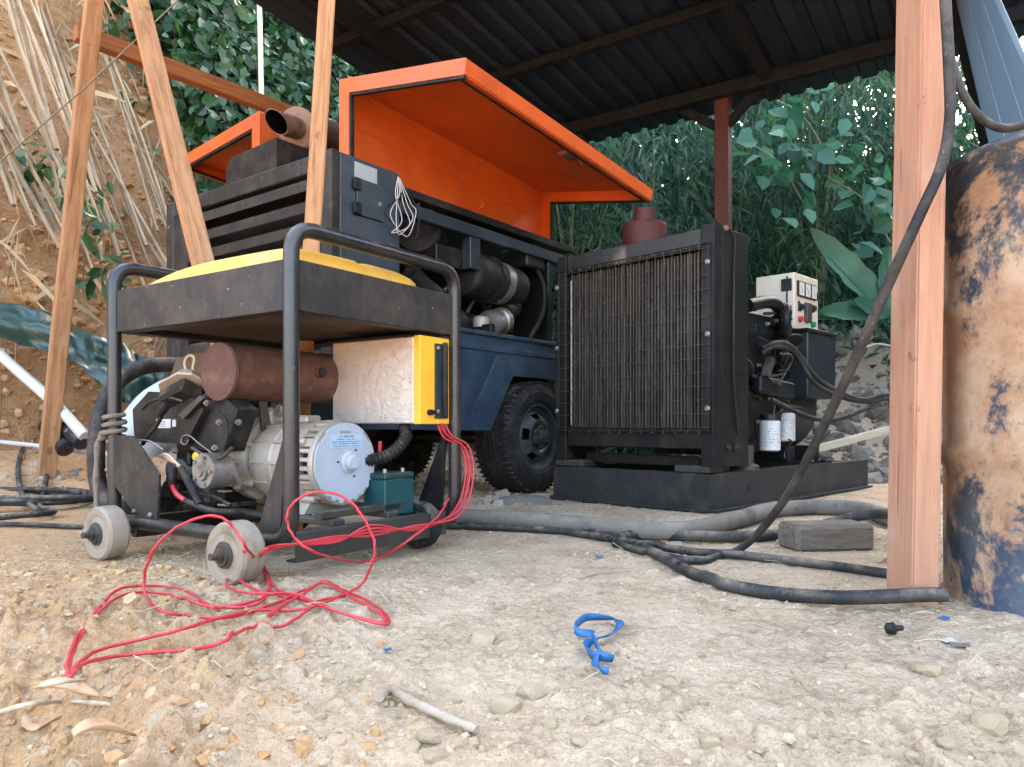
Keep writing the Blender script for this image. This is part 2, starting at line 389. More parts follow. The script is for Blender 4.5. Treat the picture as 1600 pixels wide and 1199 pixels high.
# freshly dug orange clay lies at the front left, pale trodden dust elsewhere (a real change of soil)
la = n.nodes.new('ShaderNodeMath'); la.operation = 'MULTIPLY_ADD'; n.links.new(f0, la.inputs[0]); la.inputs[1].default_value = -1.6
sxy = n.nodes.new('ShaderNodeMath'); sxy.operation = 'MULTIPLY_ADD'; n.links.new(sx.outputs[1], sxy.inputs[0]); sxy.inputs[1].default_value = .55; n.links.new(sx.outputs[0], sxy.inputs[2])
n.links.new(sxy.outputs[0], la.inputs[2])
clay = ramp(n, la.outputs[0], -.85, -.2, 1, 0)
c = mix(n, ramp(n, f1, .38, .66), (.69, .51, .343), (.53, .385, .248))
c = mix(n, mul(n, clay, ramp(n, f1, .2, .62, 1, .6)), c, (.58, .30, .12))
c = mix(n, ramp(n, f2, .45, .7, 0, .6), c, (.70, .55, .395))
vo = n.nodes.new('ShaderNodeTexVoronoi'); vo.inputs['Scale'].default_value = 62; vo.inputs['Randomness'].default_value = 1; n.links.new(vec, vo.inputs['Vector'])
c = mix(n, ramp(n, f3, .5, .68, 0, .42), c, (.24, .155, .09))
c = mix(n, mul(n, ramp(n, vo.outputs['Distance'], .5, .85, 0, .42), ramp(n, f1, .4, .6)), c, (.22, .14, .08))
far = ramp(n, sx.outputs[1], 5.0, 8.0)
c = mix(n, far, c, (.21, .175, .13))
n.links.new(c, b.inputs['Base Color']); b.inputs['Roughness'].default_value = .96; b.inputs['Specular IOR Level'].default_value = .12
ad = n.nodes.new('ShaderNodeMath'); ad.operation = 'ADD'; n.links.new(mul(n, f2, 1.6), ad.inputs[0]); n.links.new(mul(n, f3, .7), ad.inputs[1])
ad2 = n.nodes.new('ShaderNodeMath'); ad2.operation = 'SUBTRACT'; n.links.new(ad.outputs[0], ad2.inputs[0]); n.links.new(mul(n, vo.outputs['Distance'], .5), ad2.inputs[1])
bumpn(n, b, ad2.outputs[0], 1.0, .014)
SOIL = m
nparr('ground', np.stack([gx.ravel(), gy.ravel(), gz.ravel()], 1), np.stack([ii, ii+1, ii+1+nx, ii+nx], 1), SOIL, kind='structure', smooth=True)

# ------------------------------------------------------------------ left bank and rear hillside
BANKM = soil('bank_clay', (.35, .18, .08), (.25, .13, .057), (.42, .27, .15), .8, 1.0)
def bank_pt(s, d, h):                 # s along the foot, d uphill, h height
    return Vector((-2.45+.6*s-.8*d, 4.3+.8*s+.6*d, h))
def bank_h(s, d):
    s = np.asarray(s, float); d = np.asarray(d, float)
    prof = np.where(d < .45, .22*d, .10+2.3*(d-.45))
    prof = np.where(d > 2.6, .10+2.3*2.15+.9*(d-2.6), prof)
    return prof+np.clip(d, 0, .6)*(.75*fbm(s*1.1, d*1.3+5, 4)+.28*fbm(s*5, d*5, 4, .6))-.03
def bank_lat(s, d): return .16*fbm(s*3+40, d*3, 4, .6)
ss = np.linspace(-4, 9, 230); dd = np.concatenate([np.linspace(-.15, 2.6, 150), np.linspace(2.7, 9, 24)])
S, D = np.meshgrid(ss, dd); H = bank_h(S, D); D2 = D+bank_lat(S, D)*np.clip(D*2, 0, 1)
bx_ = -2.45+.6*S-.8*D2; by_ = 4.3+.8*S+.6*D2
nx = len(ss); ii = (np.arange(len(dd)-1)[:, None]*nx+np.arange(nx-1)[None, :]).ravel()
nparr('hillside', np.stack([bx_.ravel(), by_.ravel(), H.ravel()+.02], 1), np.stack([ii, ii+1, ii+1+nx, ii+nx], 1), BANKM, kind='structure', smooth=True)
def on_bank(s, d, off=0.0):
    h = float(bank_h(s, d)); d2 = d+float(bank_lat(s, d))*min(1, max(0, d*2))
    p = bank_pt(s, d2, h+.02); return p+Vector((.8, -.6, .75))*off*.8
# rear wooded hill
HILLM = soil('wooded_hill_soil', (.05, .055, .03), (.08, .075, .04), (.03, .035, .02), .3, .8)
ss = np.linspace(-3, 14, 90); dd = np.linspace(0, 12, 50)
S, D = np.meshgrid(ss, dd)
hx = S; hy = 10.2+D+.8*fbm(S*.5, D*.5, 3)+ -.25*S*0; hh = -.1+np.clip(D, 0, 3)*1.1+np.clip(D-3, 0, 99)*.45+.6*fbm(S*.7, D*.7, 4)*np.clip(D, 0, 1)
nx = len(ss); ii = (np.arange(len(dd)-1)[:, None]*nx+np.arange(nx-1)[None, :]).ravel()
nparr('rear_hill', np.stack([hx.ravel(), hy.ravel(), hh.ravel()], 1), np.stack([ii, ii+1, ii+1+nx, ii+nx], 1), HILLM, kind='structure', smooth=True)

# ------------------------------------------------------------------ shed roof
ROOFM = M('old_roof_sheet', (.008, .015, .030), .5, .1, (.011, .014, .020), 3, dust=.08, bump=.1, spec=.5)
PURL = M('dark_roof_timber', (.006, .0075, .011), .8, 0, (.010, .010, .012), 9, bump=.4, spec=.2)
def roof_z(s): return 3.08-.08*s
S0, S1, T0, T1 = -1.2, 2.86, 0.0, 4.02
roof = thing('shed_roof', 'dark corrugated metal shed roof above the machines, seen from below', 'roof', (*SH.world((0, 0, 0))[:2], 0), SH.a)
pitch = .164
def roof_sheet(t0, t1, s0, s1, dz):
    mb = MB(); n = int(round((t1-t0)/pitch)); prof = []
    for i in range(n):
        a = t0+i*pitch
        prof += [(a, 0), (a+.085, 0), (a+.105, .028), (a+.143, .028)]
    prof.append((t0+n*pitch, 0))
    vv = [(t, s0, roof_z(s0)+h+dz) for t, h in prof]+[(t, s1, roof_z(s1)+h+dz) for t, h in prof]
    k = len(prof); mb.add(vv, [(i, i+1, k+i+1, k+i) for i in range(k-1)])
    vv = [(x, y, z+.0025) for x, y, z in vv]; mb.add(vv, [(i, k+i, k+i+1, i+1) for i in range(k-1)])
    return mb
nsh = 5; wsh = pitch*5
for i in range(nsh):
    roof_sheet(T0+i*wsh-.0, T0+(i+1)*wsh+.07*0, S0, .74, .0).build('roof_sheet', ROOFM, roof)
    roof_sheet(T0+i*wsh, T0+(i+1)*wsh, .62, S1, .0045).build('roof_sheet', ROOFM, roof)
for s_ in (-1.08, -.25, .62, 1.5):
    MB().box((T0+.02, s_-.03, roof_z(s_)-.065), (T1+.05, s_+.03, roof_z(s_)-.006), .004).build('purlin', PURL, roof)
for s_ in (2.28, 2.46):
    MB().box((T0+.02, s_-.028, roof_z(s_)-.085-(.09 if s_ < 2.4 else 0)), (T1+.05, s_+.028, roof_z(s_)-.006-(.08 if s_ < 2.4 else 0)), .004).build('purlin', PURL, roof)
for t_ in (.55, 2.6):
    MB().bar((t_, S0+.1, roof_z(S0+.1)-.10), (t_, 2.5, roof_z(2.5)-.12), .055, .07).build('rafter', PURL, roof)
# brown steel-red post at the rear with two knee braces
pp = SH.loc(1130, 340, y=2.37)
post = thing('shed_post', 'reddish brown square post behind the radiator holding the far roof beam', 'post', SH.world((pp.x, 2.37, 0)), SH.a)
MB().box((-.05, -.05, -.02), (.05, .05, roof_z(2.37)-.10), .006).build('post_shaft', MAROON, post)
MB().bar((0, 0, 2.52), (-.38, 0, 2.79), .04, .06).build('knee_brace', PURL, post)
MB().bar((0, 0, 2.52), (.30, 0, 2.79), .04, .06).build('knee_brace', PURL, post)

# ------------------------------------------------------------------ timber posts
def timber(name, label, a, b, w, h, mat, spin=0.0, cat='post'):
    a, b = Vector(a), Vector(b); d = b-a
    mb = MB(); L = d.length; bm = bmesh.new(); bmesh.ops.create_cube(bm, size=1)
    for q in bm.verts: q.co = Vector((q.co.x*w, q.co.y*h, (q.co.z+.5)*L))
    bmesh.ops.bevel(bm, geom=[e for e in bm.edges], offset=.004, segments=2, affect='EDGES')
    bmesh.ops.subdivide_edges(bm, edges=[e for e in bm.edges if abs((e.verts[0].co-e.verts[1].co).z) > L*.5], cuts=14)
    for q in bm.verts:
        k = mnoise.noise(Vector((q.co.z*2.1, w*30, len(label))))
        q.co.x += .004*k; q.co.y += .003*mnoise.noise(Vector((q.co.z*1.7, 9, w*50)))
    me = bpy.data.meshes.new(name); bm.to_mesh(me); bm.free(); me.materials.append(mat)
    o = bpy.data.objects.new(name, me); COL.objects.link(o); o.location = a
    q = d.normalized().to_track_quat('Z', 'Y'); o.rotation_euler = (q.to_matrix() @ Matrix.Rotation(spin, 3, 'Z')).to_euler()
    return tag(o, label, cat)
def gz1(x, y): return float(ground_z(x, y))
# near right post: face square to the shed
a = Vector((.903, 1.665, -.03)); bt = W(1440, 0, 1.665); bt = a+(bt-a)*2.05
timber('timber_post', 'thick pinkish timber post in the right foreground beside the rusty blue drum', a, bt, .114, .06, TIMP, 0.0)
a = W(482, 470, 2.74); t = W(511, 0, 2.78); foot = a+(a-t)*((a.z+.02)/(t.z-a.z)); t = a+(t-a)*1.85
timber('timber_post', 'upright bare timber post in front of the louvred compressor end', foot, t, .078, .06, TIMB, R(-20))
a = W(72, 748, 4.05); t = W(147, 0, 3.9); t = a+(t-a)*1.2; a = a+(a-t)*.02
timber('timber_post', 'leaning bare timber post at far left in front of the cane covered bank', a, t, .082, .06, TIMB, R(-20))
a = W(316, 405, 2.95); t = W(196, 0, 3.35); e = W(372, 640, 2.85); e = W(362, 590, 2.83); foot = a+(e-a)*((a.z+.02)/(a.z-e.z)); t = a+(a-e)*(2.3/(a.z-e.z)*.62)
timber('timber_brace', 'slanting bare timber brace crossing the compressor louvres', foot, t, .078, .055, TIMB, R(-15), 'brace')
a = W(118, 50, 4.05); t = W(462, 182, 5.1)
timber('timber_beam', 'orange brown timber beam running back from the leaning left post', a, a+(t-a)*1.06, .07, .09, TIMO, 0, 'beam')
# added sheet approximating the bright roof edge, coloured pale blue for its glow
ax = thing('roof_edge_sheet', 'pale blue sheet awning for the bright roof edge above the drum', 'standin', (*W(1540, 120, 3.6)[:2], 0), 0)
AW = M('roof_edge_glow_blue', (.25, .38, .5), .5, .1, (.2, .27, .33), 4, dust=.2, bump=.05)
c0 = Vector((*W(1540, 120, 3.6)[:2], 0))
def roof_edge_strip(i0, i1):
    A, B = W(1478, -60, 4.3), W(1552, -20, 3.5); Cc, Dd = W(1650, 200, 3.3), W(1545, 235, 4.4)
    mb = MB(); lo = A.lerp(B, i0), A.lerp(B, i1), Dd.lerp(Cc, i1), Dd.lerp(Cc, i0)
    nn = (B-A).cross(Dd-A).normalized()*.006
    mb.prism([p-c0 for p in lo], nn); return mb
n = AW.node_tree; pb = [q for q in n.nodes if q.type == 'BSDF_PRINCIPLED'][0]; ou = [q for q in n.nodes if q.type == 'OUTPUT_MATERIAL'][0]
tr = n.nodes.new('ShaderNodeBsdfTranslucent'); tr.inputs[0].default_value = (.42, .52, .6, 1); mx = n.nodes.new('ShaderNodeMixShader'); mx.inputs[0].default_value = .5
n.links.new(pb.outputs[0], mx.inputs[1]); n.links.new(tr.outputs[0], mx.inputs[2]); n.links.new(mx.outputs[0], ou.inputs[0])
for k in range(3): roof_edge_strip(k/3, (k+1)/3-.012).build('sheet_panel', AW, ax)
A, D_ = W(1478, -60, 4.3)-c0, W(1545, 235, 4.4)-c0
MB().bar(A, D_, .05, .06).build('edge_batten', PURL, ax)
B_, C_ = W(1552, -20, 3.5)-c0, W(1650, 200, 3.3)-c0
MB().bar(B_+Vector((0,0,-.012)), C_+Vector((0,0,-.012)), .016, .02).build('edge_batten', AW, ax)

# ================================================================== portable generator
gen = fthing(GEN, 'portable_generator', 'open frame portable generator with yellow tank and four small wheels in the foreground', 'generator')
LX, LY = -.84, .66
def gp(u, v, **k): return GEN.loc(u, v, **k)
TUBE = M('frame_tube_paint', (.010, .0105, .013), .33, 0, (.022, .02, .019), 10, dust=.35)
TRAYM = M('tray_sheet_dark', (.022, .020, .019), .48, 0, (.042, .033, .027), 5, dust=.5, spots=((.3, .26, .2), 60, .72), spec=.25)
MB().tube(fillet([(LX+.03, 0, .10), (0, 0, .10), (0, 0, .90), (0, LY, .90), (0, LY, .10), (LX+.03, LY, .10)], .075, 8), .0205, 14).build('frame_hoop', TUBE, gen)
MB().tube(fillet([(LX, 0, .115), (LX, 0, .90), (LX, LY, .90), (LX, LY, .115)], .075, 8), .0205, 14).build('frame_hoop', TUBE, gen)
for y in (0.0, LY):
    MB().tube([(LX+.005, y, .115), (LX+.05, y, .1)], .0215, 12).build('frame_joint', TUBE, gen)
ch = MB(); ch.box((-.05, .025, .045), (-.012, LY-.03, .05)).box((-.0155, .025, .05), (-.012, LY-.03, .115)).box((-.05, .025, .115), (-.012, LY-.03, .119))
ch.build('cross_channel', GALV, gen)
MB().box((-.80, .03, .045), (-.765, LY-.03, .11), .003).build('cross_channel', BLKD, gen)
MB().box((-.76, .18, .118), (-.05, .23, .135), .003).build('engine_rail', GALV, gen)
MB().box((-.76, .40, .118), (-.05, .45, .135), .003).build('engine_rail', GALV, gen)
MB().box((-.10, .16, .137), (-.07, .50, .157), .002).build('mount_bar', GALV, gen)
# tray
z0, z1 = .688, .818
def sheet(lo, hi): return MB().box(lo, hi, .0015)
sheet((LX+.02, -.004, z0), (-.02, 0, z1)).build('tray_side', TRAYM, gen)
sheet((LX+.02, LY, z0), (-.02, LY+.004, z1)).build('tray_side', TRAYM, gen)
sheet((0, .02, z0), (.004, LY-.02, z1)).build('tray_end', TRAYM, gen)
sheet((LX-.004, .02, z0), (LX, LY-.02, z1)).build('tray_end', TRAYM, gen)
TBOT = M('tray_underside_rust', (.10, .062, .04), .8, 0, (.05, .035, .027), 5, dust=.4)
MB().box((LX+.003, .003, z0+.018), (-.003, LY-.003, z0+.024)).build('tray_floor', TBOT, gen)
fl = MB().box((LX+.02, .002, z0), (-.02, .045, z0+.004)).box((LX+.02, LY-.045, z0), (-.02, LY-.002, z0+.004)).box((-.045, .047, z0), (-.003, LY-.047, z0+.004)).box((LX+.003, .047, z0), (LX+.045, LY-.047, z0+.004))
fl.build('tray_lip', TRAYM, gen)
# fuel tank
def tank():
    nx_, ny_ = 28, 24; mb = MB(); x0, x1, y0, y1 = -.79, -.012, .02, .535
    top = []
    for j in range(ny_+1):
        for i in range(nx_+1):
            u, v = i/nx_*2-1, j/ny_*2-1
            ex = 1-abs(u)**12; ey = 1-abs(v)**12
            h = .735+.137*(max(ex, 0)**.3)*(max(ey, 0)**.3)+.02*(1-u*u)*(1-v*v)
            X = x0+(x1-x0)*i/nx_; Y = y0+(y1-y0)*j/ny_
            if X < -.42: h -= .026*((-.42-X)/.335)**2
            if abs(v-.15) < .1 and u > .2: h -= .006
            top.append((X, Y, max(h, .722)))
    fs = [(j*(nx_+1)+i, j*(nx_+1)+i+1, (j+1)*(nx_+1)+i+1, (j+1)*(nx_+1)+i) for j in range(ny_) for i in range(nx_)]
    mb.add(top, fs, True)
    mb.box((x0+.01, y0+.01, .72), (x1-.01, y1-.01, .737))
    return mb
tk = tank().build('fuel_tank', YELT, gen)
MB().lathe([(0, .035), (.018, .035), (.026, .03)], (-.2, .4, .845), (0, 0, 1), 24).build('fuel_cap', BLK, tk)
MB().box((-.755, .545, .705), (-.02, LY-.02, .76), .004).build('tank_shelf', BLKD, gen)
# gussets
g = [gp(170, 680, y=-.012), gp(207, 681, y=-.012), gp(248, 742, y=-.012), gp(245, 814, y=-.012), gp(212, 806, y=-.012), gp(172, 748, y=-.012)]
gs = MB().prism(g, (0, .008, 0)).build('gusset_plate', TRAYM, gen)
for u, v in ((171, 690), (169, 734), (211, 799), (236, 805)):
    MB().lathe([(0, .008), (.005, .008), (.009, .005)], gp(u, v, y=-.013), (0, -1, 0), 10).build('bolt', BOLT, gs)
MB().prism([(-.012, -.006, .375), (-.02, -.006, .375), (-.125, -.006, .12), (-.035, -.006, .12)], (0, .008, 0)).build('gusset_plate', TRAYM, gen)
MB().prism([(-.012, LY-.03, .38), (-.02, LY-.03, .38), (-.14, LY-.03, .12), (-.03, LY-.03, .12)], (0, .008, 0)).build('gusset_plate', BLK, gen)
MB().prism([(LX+.01, LY+.012, .40), (LX+.10, LY+.012, .40), (LX+.15, LY+.012, .3), (LX+.15, LY+.012, .12), (LX+.01, LY+.012, .12)], (0, .006, 0)).build('gusset_plate', BLK, gen)
# wheels
def gwheel(x, y, r, w, mat, side=-1):
    wl = MB().lathe([(-w/2, r*.28), (-w/2+.004, r*.62), (-w/2+.001, r*.72), (-w/2, r*.92), (-w/2+.008, r*.99), (0, r*1.0), (w/2-.008, r*.99), (w/2, r*.92), (w/2-.003, r*.6), (w/2, r*.28)], (x, y, r+.001), (0, 1, 0), 36).build('wheel', mat, gen)
    MB().lathe([(0, .034), (.003, .034), (.004, .027), (.010, .026), (.010, .016), (.020, .016), (.020, .009), (.038, .009)], (x, y-w/2-.001, r), (0, -1, 0), 14).build('hub_nut', GALV, wl)
    MB().lathe([(0, .011), (.09, .011)], (x, y-.01, r), (0, 1, 0), 12).build('axle', GALV, wl)
    MB().box((x-.022, y+w/2+.004, r-.03), (x+.022, y+w/2+.012, r+.05), .002).build('axle_bracket', BLKD, wl)
    return wl
gwheel(-.715, -.088, .079, .062, WHEELP)
gwheel(-.095, -.092, .080, .066, WHEELP)
gwheel(-.075, .575, .076, .05, TYRE)
gwheel(-.715, .60, .078, .05, TYRE)
# ---- alternator
AY, AZ, AR = .31, .285, .121
body = MB().lathe([(-.44, .09), (-.43, .118), (-.40, .124), (-.33, .124), (-.325, .12), (-.235, .12), (-.232, .126), (-.20, .128)], (0, AY, AZ), (1, 0, 0), 44)
alt = body.build('alternator', CREAM, gen)
MB().lathe([(-.20, .104), (-.16, .104)], (0, AY, AZ), (1, 0, 0), 44).build('vent_core', DARK, alt)
for k in range(30):
    a = 2*math.pi*k/30
    m4 = Matrix.Translation((0, AY, AZ)) @ Matrix.Rotation(a, 4, 'X')
    wd = .0062 if k % 5 else .013
    MB().box((-.203, -wd, .106), (-.156, wd, .127), .002, m4).build('vent_fin', CREAM, alt)
ec = MB().lathe([(-.156, .126), (-.146, .127), (-.138, .124)], (0, AY, AZ), (1, 0, 0), 44).build('end_bell', CREAM, alt)
pl = []
for k in range(96):
    a = 2*math.pi*k/96; r = .119
    if math.cos(a-R(50)) > .985 : r = .112
    if math.cos(a+R(50)) > .985 : r = .112
    if R(115) < a < R(235) and (k % 4) < 2: r = .112
    pl.append((-.138, AY+r*math.sin(a), AZ+r*math.cos(a)))
cover = MB().prism(pl, (.006, 0, 0)).build('end_cover', WHITEP, alt)
MB().lathe([(0, .034), (.004, .034), (.008, .026), (.018, .024), (.022, .018), (.024, .018)], (-.132, AY+.012, AZ+.002), (1, 0, 0), 28).build('hub_cap', WHITEP, cover)
LBL = M('nameplate_blue', (.36, .5, .62), .4, bump=0)
MB().box((-.132, AY-.062, AZ+.046), (-.1305, AY+.062, AZ+.084)).build('nameplate', LBL, cover)
MB().box((-.132, AY-.022, AZ+.0885), (-.1305, AY+.018, AZ+.0955)).build('serial_plate', M('serial_grey', (.22, .24, .26), .5, bump=0), cover)
pr = MB(); rnd = random.Random(3)
for row, (zz, hh, a0, a1) in enumerate(((.0765, .0048, -.028, .03), (.0685, .0042, -.042, .042), (.0615, .0034, -.056, .056), (.0555, .0034, -.056, .056), (.049, .003, -.056, .054))):
    y = a0
    while y < a1:
        wch = rnd.uniform(.0022, .0046)
        if rnd.random() < .84: pr.box((-.1305, AY+y, AZ+zz), (-.1301, AY+y+wch, AZ+zz+hh*rnd.uniform(.7, 1)))
        y += wch+.0016
pr.build('nameplate_print', PRINT, cover)
for a in (35, 155, 275):
    MB().lathe([(0, .003), (.003, .003)], (-.132, AY+.012+.045*math.sin(R(a)), AZ+.045*math.cos(R(a))), (1, 0, 0), 8).build('screw', DARK, cover)
for a in (-60, 35, 130, 215):
    p = (-.235, AY+.128*math.sin(R(a)), AZ+.128*math.cos(R(a)))
    MB().lathe([(0, .013), (.05, .012), (.056, .008)], p, (1, 0, 0), 14).build('clamp_lug', CREAM, alt)
ft = MB().prism([(-.36, AY-.10, .137), (-.36, AY+.10, .137), (-.36, AY+.06, .19), (-.36, AY-.06, .19)], (.16, 0, 0)).build('mount_foot', CREAM, alt)
bh = MB().lathe([(-.53, .145), (-.50, .15), (-.475, .148), (-.47, .135), (-.44, .118)], (0, AY-.005, AZ+.02), (1, 0, 0), 40).build('bell_housing', CREAM, gen)
for a in range(-170, 180, 36):
    MB().lathe([(0, .013), (.035, .012), (.035, .008), (.044, .008)], (-.495, AY-.005+.148*math.sin(R(a)), AZ+.02+.148*math.cos(R(a))), (1, 0, 0), 12).build('flange_bolt', STEEL, bh)
for a in range(0, 360, 60):
    m4 = Matrix.Translation((0, AY-.005, AZ+.02)) @ Matrix.Rotation(R(a+12), 4, 'X')
    MB().box((-.475, -.008, .095), (-.43, .008, .14), .003, m4).build('housing_rib', CREAM, bh)
# ---- engine
eng = MB().box((-.78, .16, .15), (-.53, .46, .36), .02).build('engine_block', DARK, gen)
crank = MB().box((-.70, .12, .15), (-.54, .17, .26), .012).build('crankcase', GALV, gen)
def plate(poly, y, t=.012): return MB().prism([gp(u, v, y=y) for u, v in poly], (0, t, 0))
plate([(207, 640), (232, 612), (300, 622), (318, 640), (290, 694), (210, 690)], .085, .09).build('fan_shroud', BLKD, gen)
plate([(284, 700), (318, 630), (352, 622), (372, 640), (350, 706)], .11, .07).build('cylinder_shroud', BLK, gen)
plate([(262, 600), (275, 562), (300, 553), (345, 548), (345, 625), (262, 620)], .21, .10).build('top_cowl', M('brown_cowl', (.10, .06, .035), .6, 0, (.05, .035, .025), 5, dust=.3), gen)
plate([(278, 648), (312, 618), (318, 622), (286, 655)], .07, .01).build('heat_shield', GALV, gen)
sk = MB().box(gp(245, 669, y=.0835)-Vector((.0,.002,.0)), gp(267, 655, y=.0835)+Vector((0,.0005,0))).build('warning_sticker', WHITE, gen)
MB().box(gp(270, 667, y=.0835)-Vector((.0,.002,.0)), gp(275, 656, y=.0835)+Vector((0,.0005,0))).build('warning_sticker', WHITE, gen)
st = MB(); rnd = random.Random(8)
for k in range(4):
    p = gp(247, 658+2.6*k, y=.081); x = p.x
    while x < p.x+.036:
        wch = rnd.uniform(.002, .006); st.box((x, .0808, p.z-.0022), (x+wch, .0812, p.z)); x += wch+.002
st.build('sticker_print', PRINT, sk)
# air box lid
c = gp(287, 606, y=.10); m4 = Matrix.Translation(c) @ Matrix.Rotation(R(-16), 4, 'Y') @ Matrix.Rotation(R(-28), 4, 'X')
oct_ = [Vector((.078*sx_, .05*sy_, 0)) for sx_, sy_ in ((-1, -.5), (-.6, -1), (.6, -1), (1, -.5), (1, .5), (.6, 1), (-.6, 1), (-1, .5))]
lid = MB(); top = [m4 @ (p*.72+Vector((0, 0, .036))) for p in oct_]; mid = [m4 @ (p+Vector((0, 0, .008))) for p in oct_]
lid.add(mid+top, [tuple(range(8, 16))]+[(k, (k+1) % 8, 8+(k+1) % 8, 8+k) for k in range(8)])
lid.prism([m4 @ (p*1.1+Vector((0, 0, -.002))) for p in oct_], m4.to_3x3() @ Vector((0, 0, .009)))
lid.build('air_box_lid', M('tan_lid', (.40, .33, .24), .55, .1, (.3, .23, .15), 6, dust=.4), gen)
MB().box((-.066, -.04, -.05), (.066, .04, -.003), .01, m4).build('air_box', BLKD, gen)
MB().tube(smooth_path([gp(292, 585, y=.12), gp(289, 566, y=.12), gp(296, 556, y=.12), gp(304, 560, y=.12), gp(302, 578, y=.12), gp(310, 590, y=.12)], 6), .0052, 8).build('breather_tube', M('pale_rubber', (.42, .33, .2), .6, dust=.2), gen)
# muffler
mu = MB().lathe([(-.002, .05), (0, .086), (.008, .0885), (.014, .085), (.45, .085), (.456, .0885), (.464, .086), (.47, .05)], (-.45, .10, .556), (0, 1, 0), 44).build('muffler', RUSTM, gen)
MB().tube([(-.40, .41, .565), (-.34, .405, .567)], .016, 14, cap=False).build('tail_pipe', RUSTM, mu)
MB().tube([(-.362, .4068, .566), (-.337, .4047, .5671)], .0135, 14).build('pipe_bore', DARK, mu)
MB().tube(smooth_path([(-.47, .2, .50), (-.50, .16, .47), (-.53, .15, .44), (-.56, .17, .40)], 6), [.03]*19, 14).build('exhaust_elbow', RUSTM, mu)
MB().bar((-.42, .25, .36), (-.44, .25, .48), .03, .006).build('muffler_bracket', GALV, mu)
# starter motor end, plug, wires
c = gp(316, 736, y=.045)
sm = MB().lathe([(0, .05), (-.005, .052), (-.07, .052)], c, (0, -1, 0), 30).build('starter_motor', STEEL, gen)
MB().lathe([(0, .03), (.008, .028), (.008, .018), (.014, .016)], c, (0, -1, 0), 22).build('starter_cap', STEEL, sm)
for k in range(5):
    a = k*1.2566; MB().lathe([(0, .006), (.006, .006)], c+Vector((.04*math.cos(a), 0, .04*math.sin(a))), (0, -1, 0), 8).build('bolt', BOLT, sm)
c2 = gp(268, 735, y=.07)
MB().tube([c2, c2+Vector((0, .09, 0))], .034, 18).build('solenoid', STEEL, gen)
MB().tube(smooth_path([gp(270, 733, y=.05), gp(268, 745, y=.04), gp(267, 757, y=.04)], 5), .015, 12).build('terminal_boot', RUBB, gen)
MB().tube(smooth_path([gp(268, 757, y=.04), gp(276, 772, y=.03), gp(292, 784, y=.03)], 5), .0075, 8).build('battery_cable', REDW, gen)
MB().tube(smooth_path([gp(290, 783, y=.03), gp(325, 797, y=.03), gp(365, 802, y=.06), gp(400, 812, y=.18), gp(430, 805, y=.36)], 6), .0095, 8).build('battery_cable', RUBB, gen)
MB().tube(smooth_path([gp(283, 732, y=.04), gp(295, 755, y=.03), gp(312, 788, y=.03)], 5), .011, 10).build('wire_sleeve', RUBB, gen)
OW = M('orange_wire', (.75, .3, .12), .5, bump=0); 
for k in range(6):
    MB().tube(smooth_path([gp(247+2*k, 714+.8*k, y=.06), gp(258+2.2*k, 709+2.6*k, y=.04), gp(270+2*k, 717+2*k, y=.035), gp(282+.8*k, 735, y=.04)], 5), .0026, 6).build('loom_wire', OW if k % 2 else WHITE, gen)
MB().tube(smooth_path([gp(223, 694, y=.04), gp(232, 680, y=.035), gp(243, 667, y=.04), gp(252, 652, y=.045)], 5), .0065, 8).build('spark_lead', RUBB, gen)
MB().tube([gp(249, 650, y=.045), gp(262, 631, y=.05)], [.011, .0135], 10).build('spark_boot', RUBB, gen)
MB().tube(smooth_path([gp(196, 690, y=.02), gp(212, 688, y=.03), gp(235, 690, y=.03), gp(255, 703, y=.05)], 5), .003, 6).build('control_cable', STEEL, gen)
MB().tube(smooth_path([gp(336, 712, y=.08), gp(312, 694, y=.08), gp(296, 681, y=.08), gp(286, 682, y=.08), gp(283, 691, y=.08), gp(290, 695, y=.08), gp(295, 687, y=.08)], 6), .002, 6).build('governor_rod', STEEL, gen)
for u, v in ((326, 630), (345, 660), (262, 700), (275, 705), (375, 660), (338, 700)):
    MB().lathe([(0, .0095), (.008, .0095), (.008, .005), (.014, .005)], gp(u, v, y=.085), (0, -1, 0), 6).build('bolt', BOLT, gen)
MB().box((-.80, .07, .137), (-.72, .15, .19), .008).build('mount_block', RUBB, gen)
MB().box((-.60, .10, .137), (-.55, .16, .17), .006).build('mount_block', RUBB, gen)
MB().lathe([(0, .035), (.03, .035), (.05, .025)], (-.66, .115, .2), (0, -1, 0), 18).build('oil_filter', DARK, gen)
for k in range(7): MB().box((-.77+.0, .30, .37+k*.02), (-.60, .44, .374+k*.02)).build('cooling_fin', GALV, gen)
MB().box((-.75, .31, .36), (-.62, .43, .50), .01).build('cylinder', DARK, gen)
for k, (q, r_) in enumerate(([[(222, 640), (236, 628), (262, 622), (286, 628)], .0045], [[(300, 700), (322, 712), (345, 716), (362, 700)], .005], [[(256, 775), (290, 770), (330, 775), (360, 790)], .006], [[(338, 640), (352, 655), (356, 680), (350, 702)], .004], [[(226, 712), (240, 730), (246, 752), (256, 776)], .006])):
    MB().tube(smooth_path([gp(u, v, y=.055+.012*(k % 3)) for u, v in q], 6), r_, 8).build('engine_hose', RUBB if k != 1 else GALV, gen)
for k in range(9):
    MB().box((-.535+.0, .155, .19+.018*k), (-.50, .185, .195+.018*k), .001).build('casting_rib', CREAM, gen)
for k in range(6):
    MB().box((-.70+.028*k, .112, .165), (-.694+.028*k, .121, .25), .001).build('casting_rib', GALV, gen)
MB().box((-.665, .10, .27), (-.60, .15, .315), .006).build('ignition_coil', DARK, gen)
MB().lathe([(0, .016), (.012, .016), (.018, .01)], (-.575, .12, .30), (0, -1, 0), 12).build('dipstick_cap', YELP, gen)
MB().box((-.40, AY-.03, AZ+.118), (-.27, AY+.03, AZ+.142), .006).build('terminal_cover', CREAM, alt)
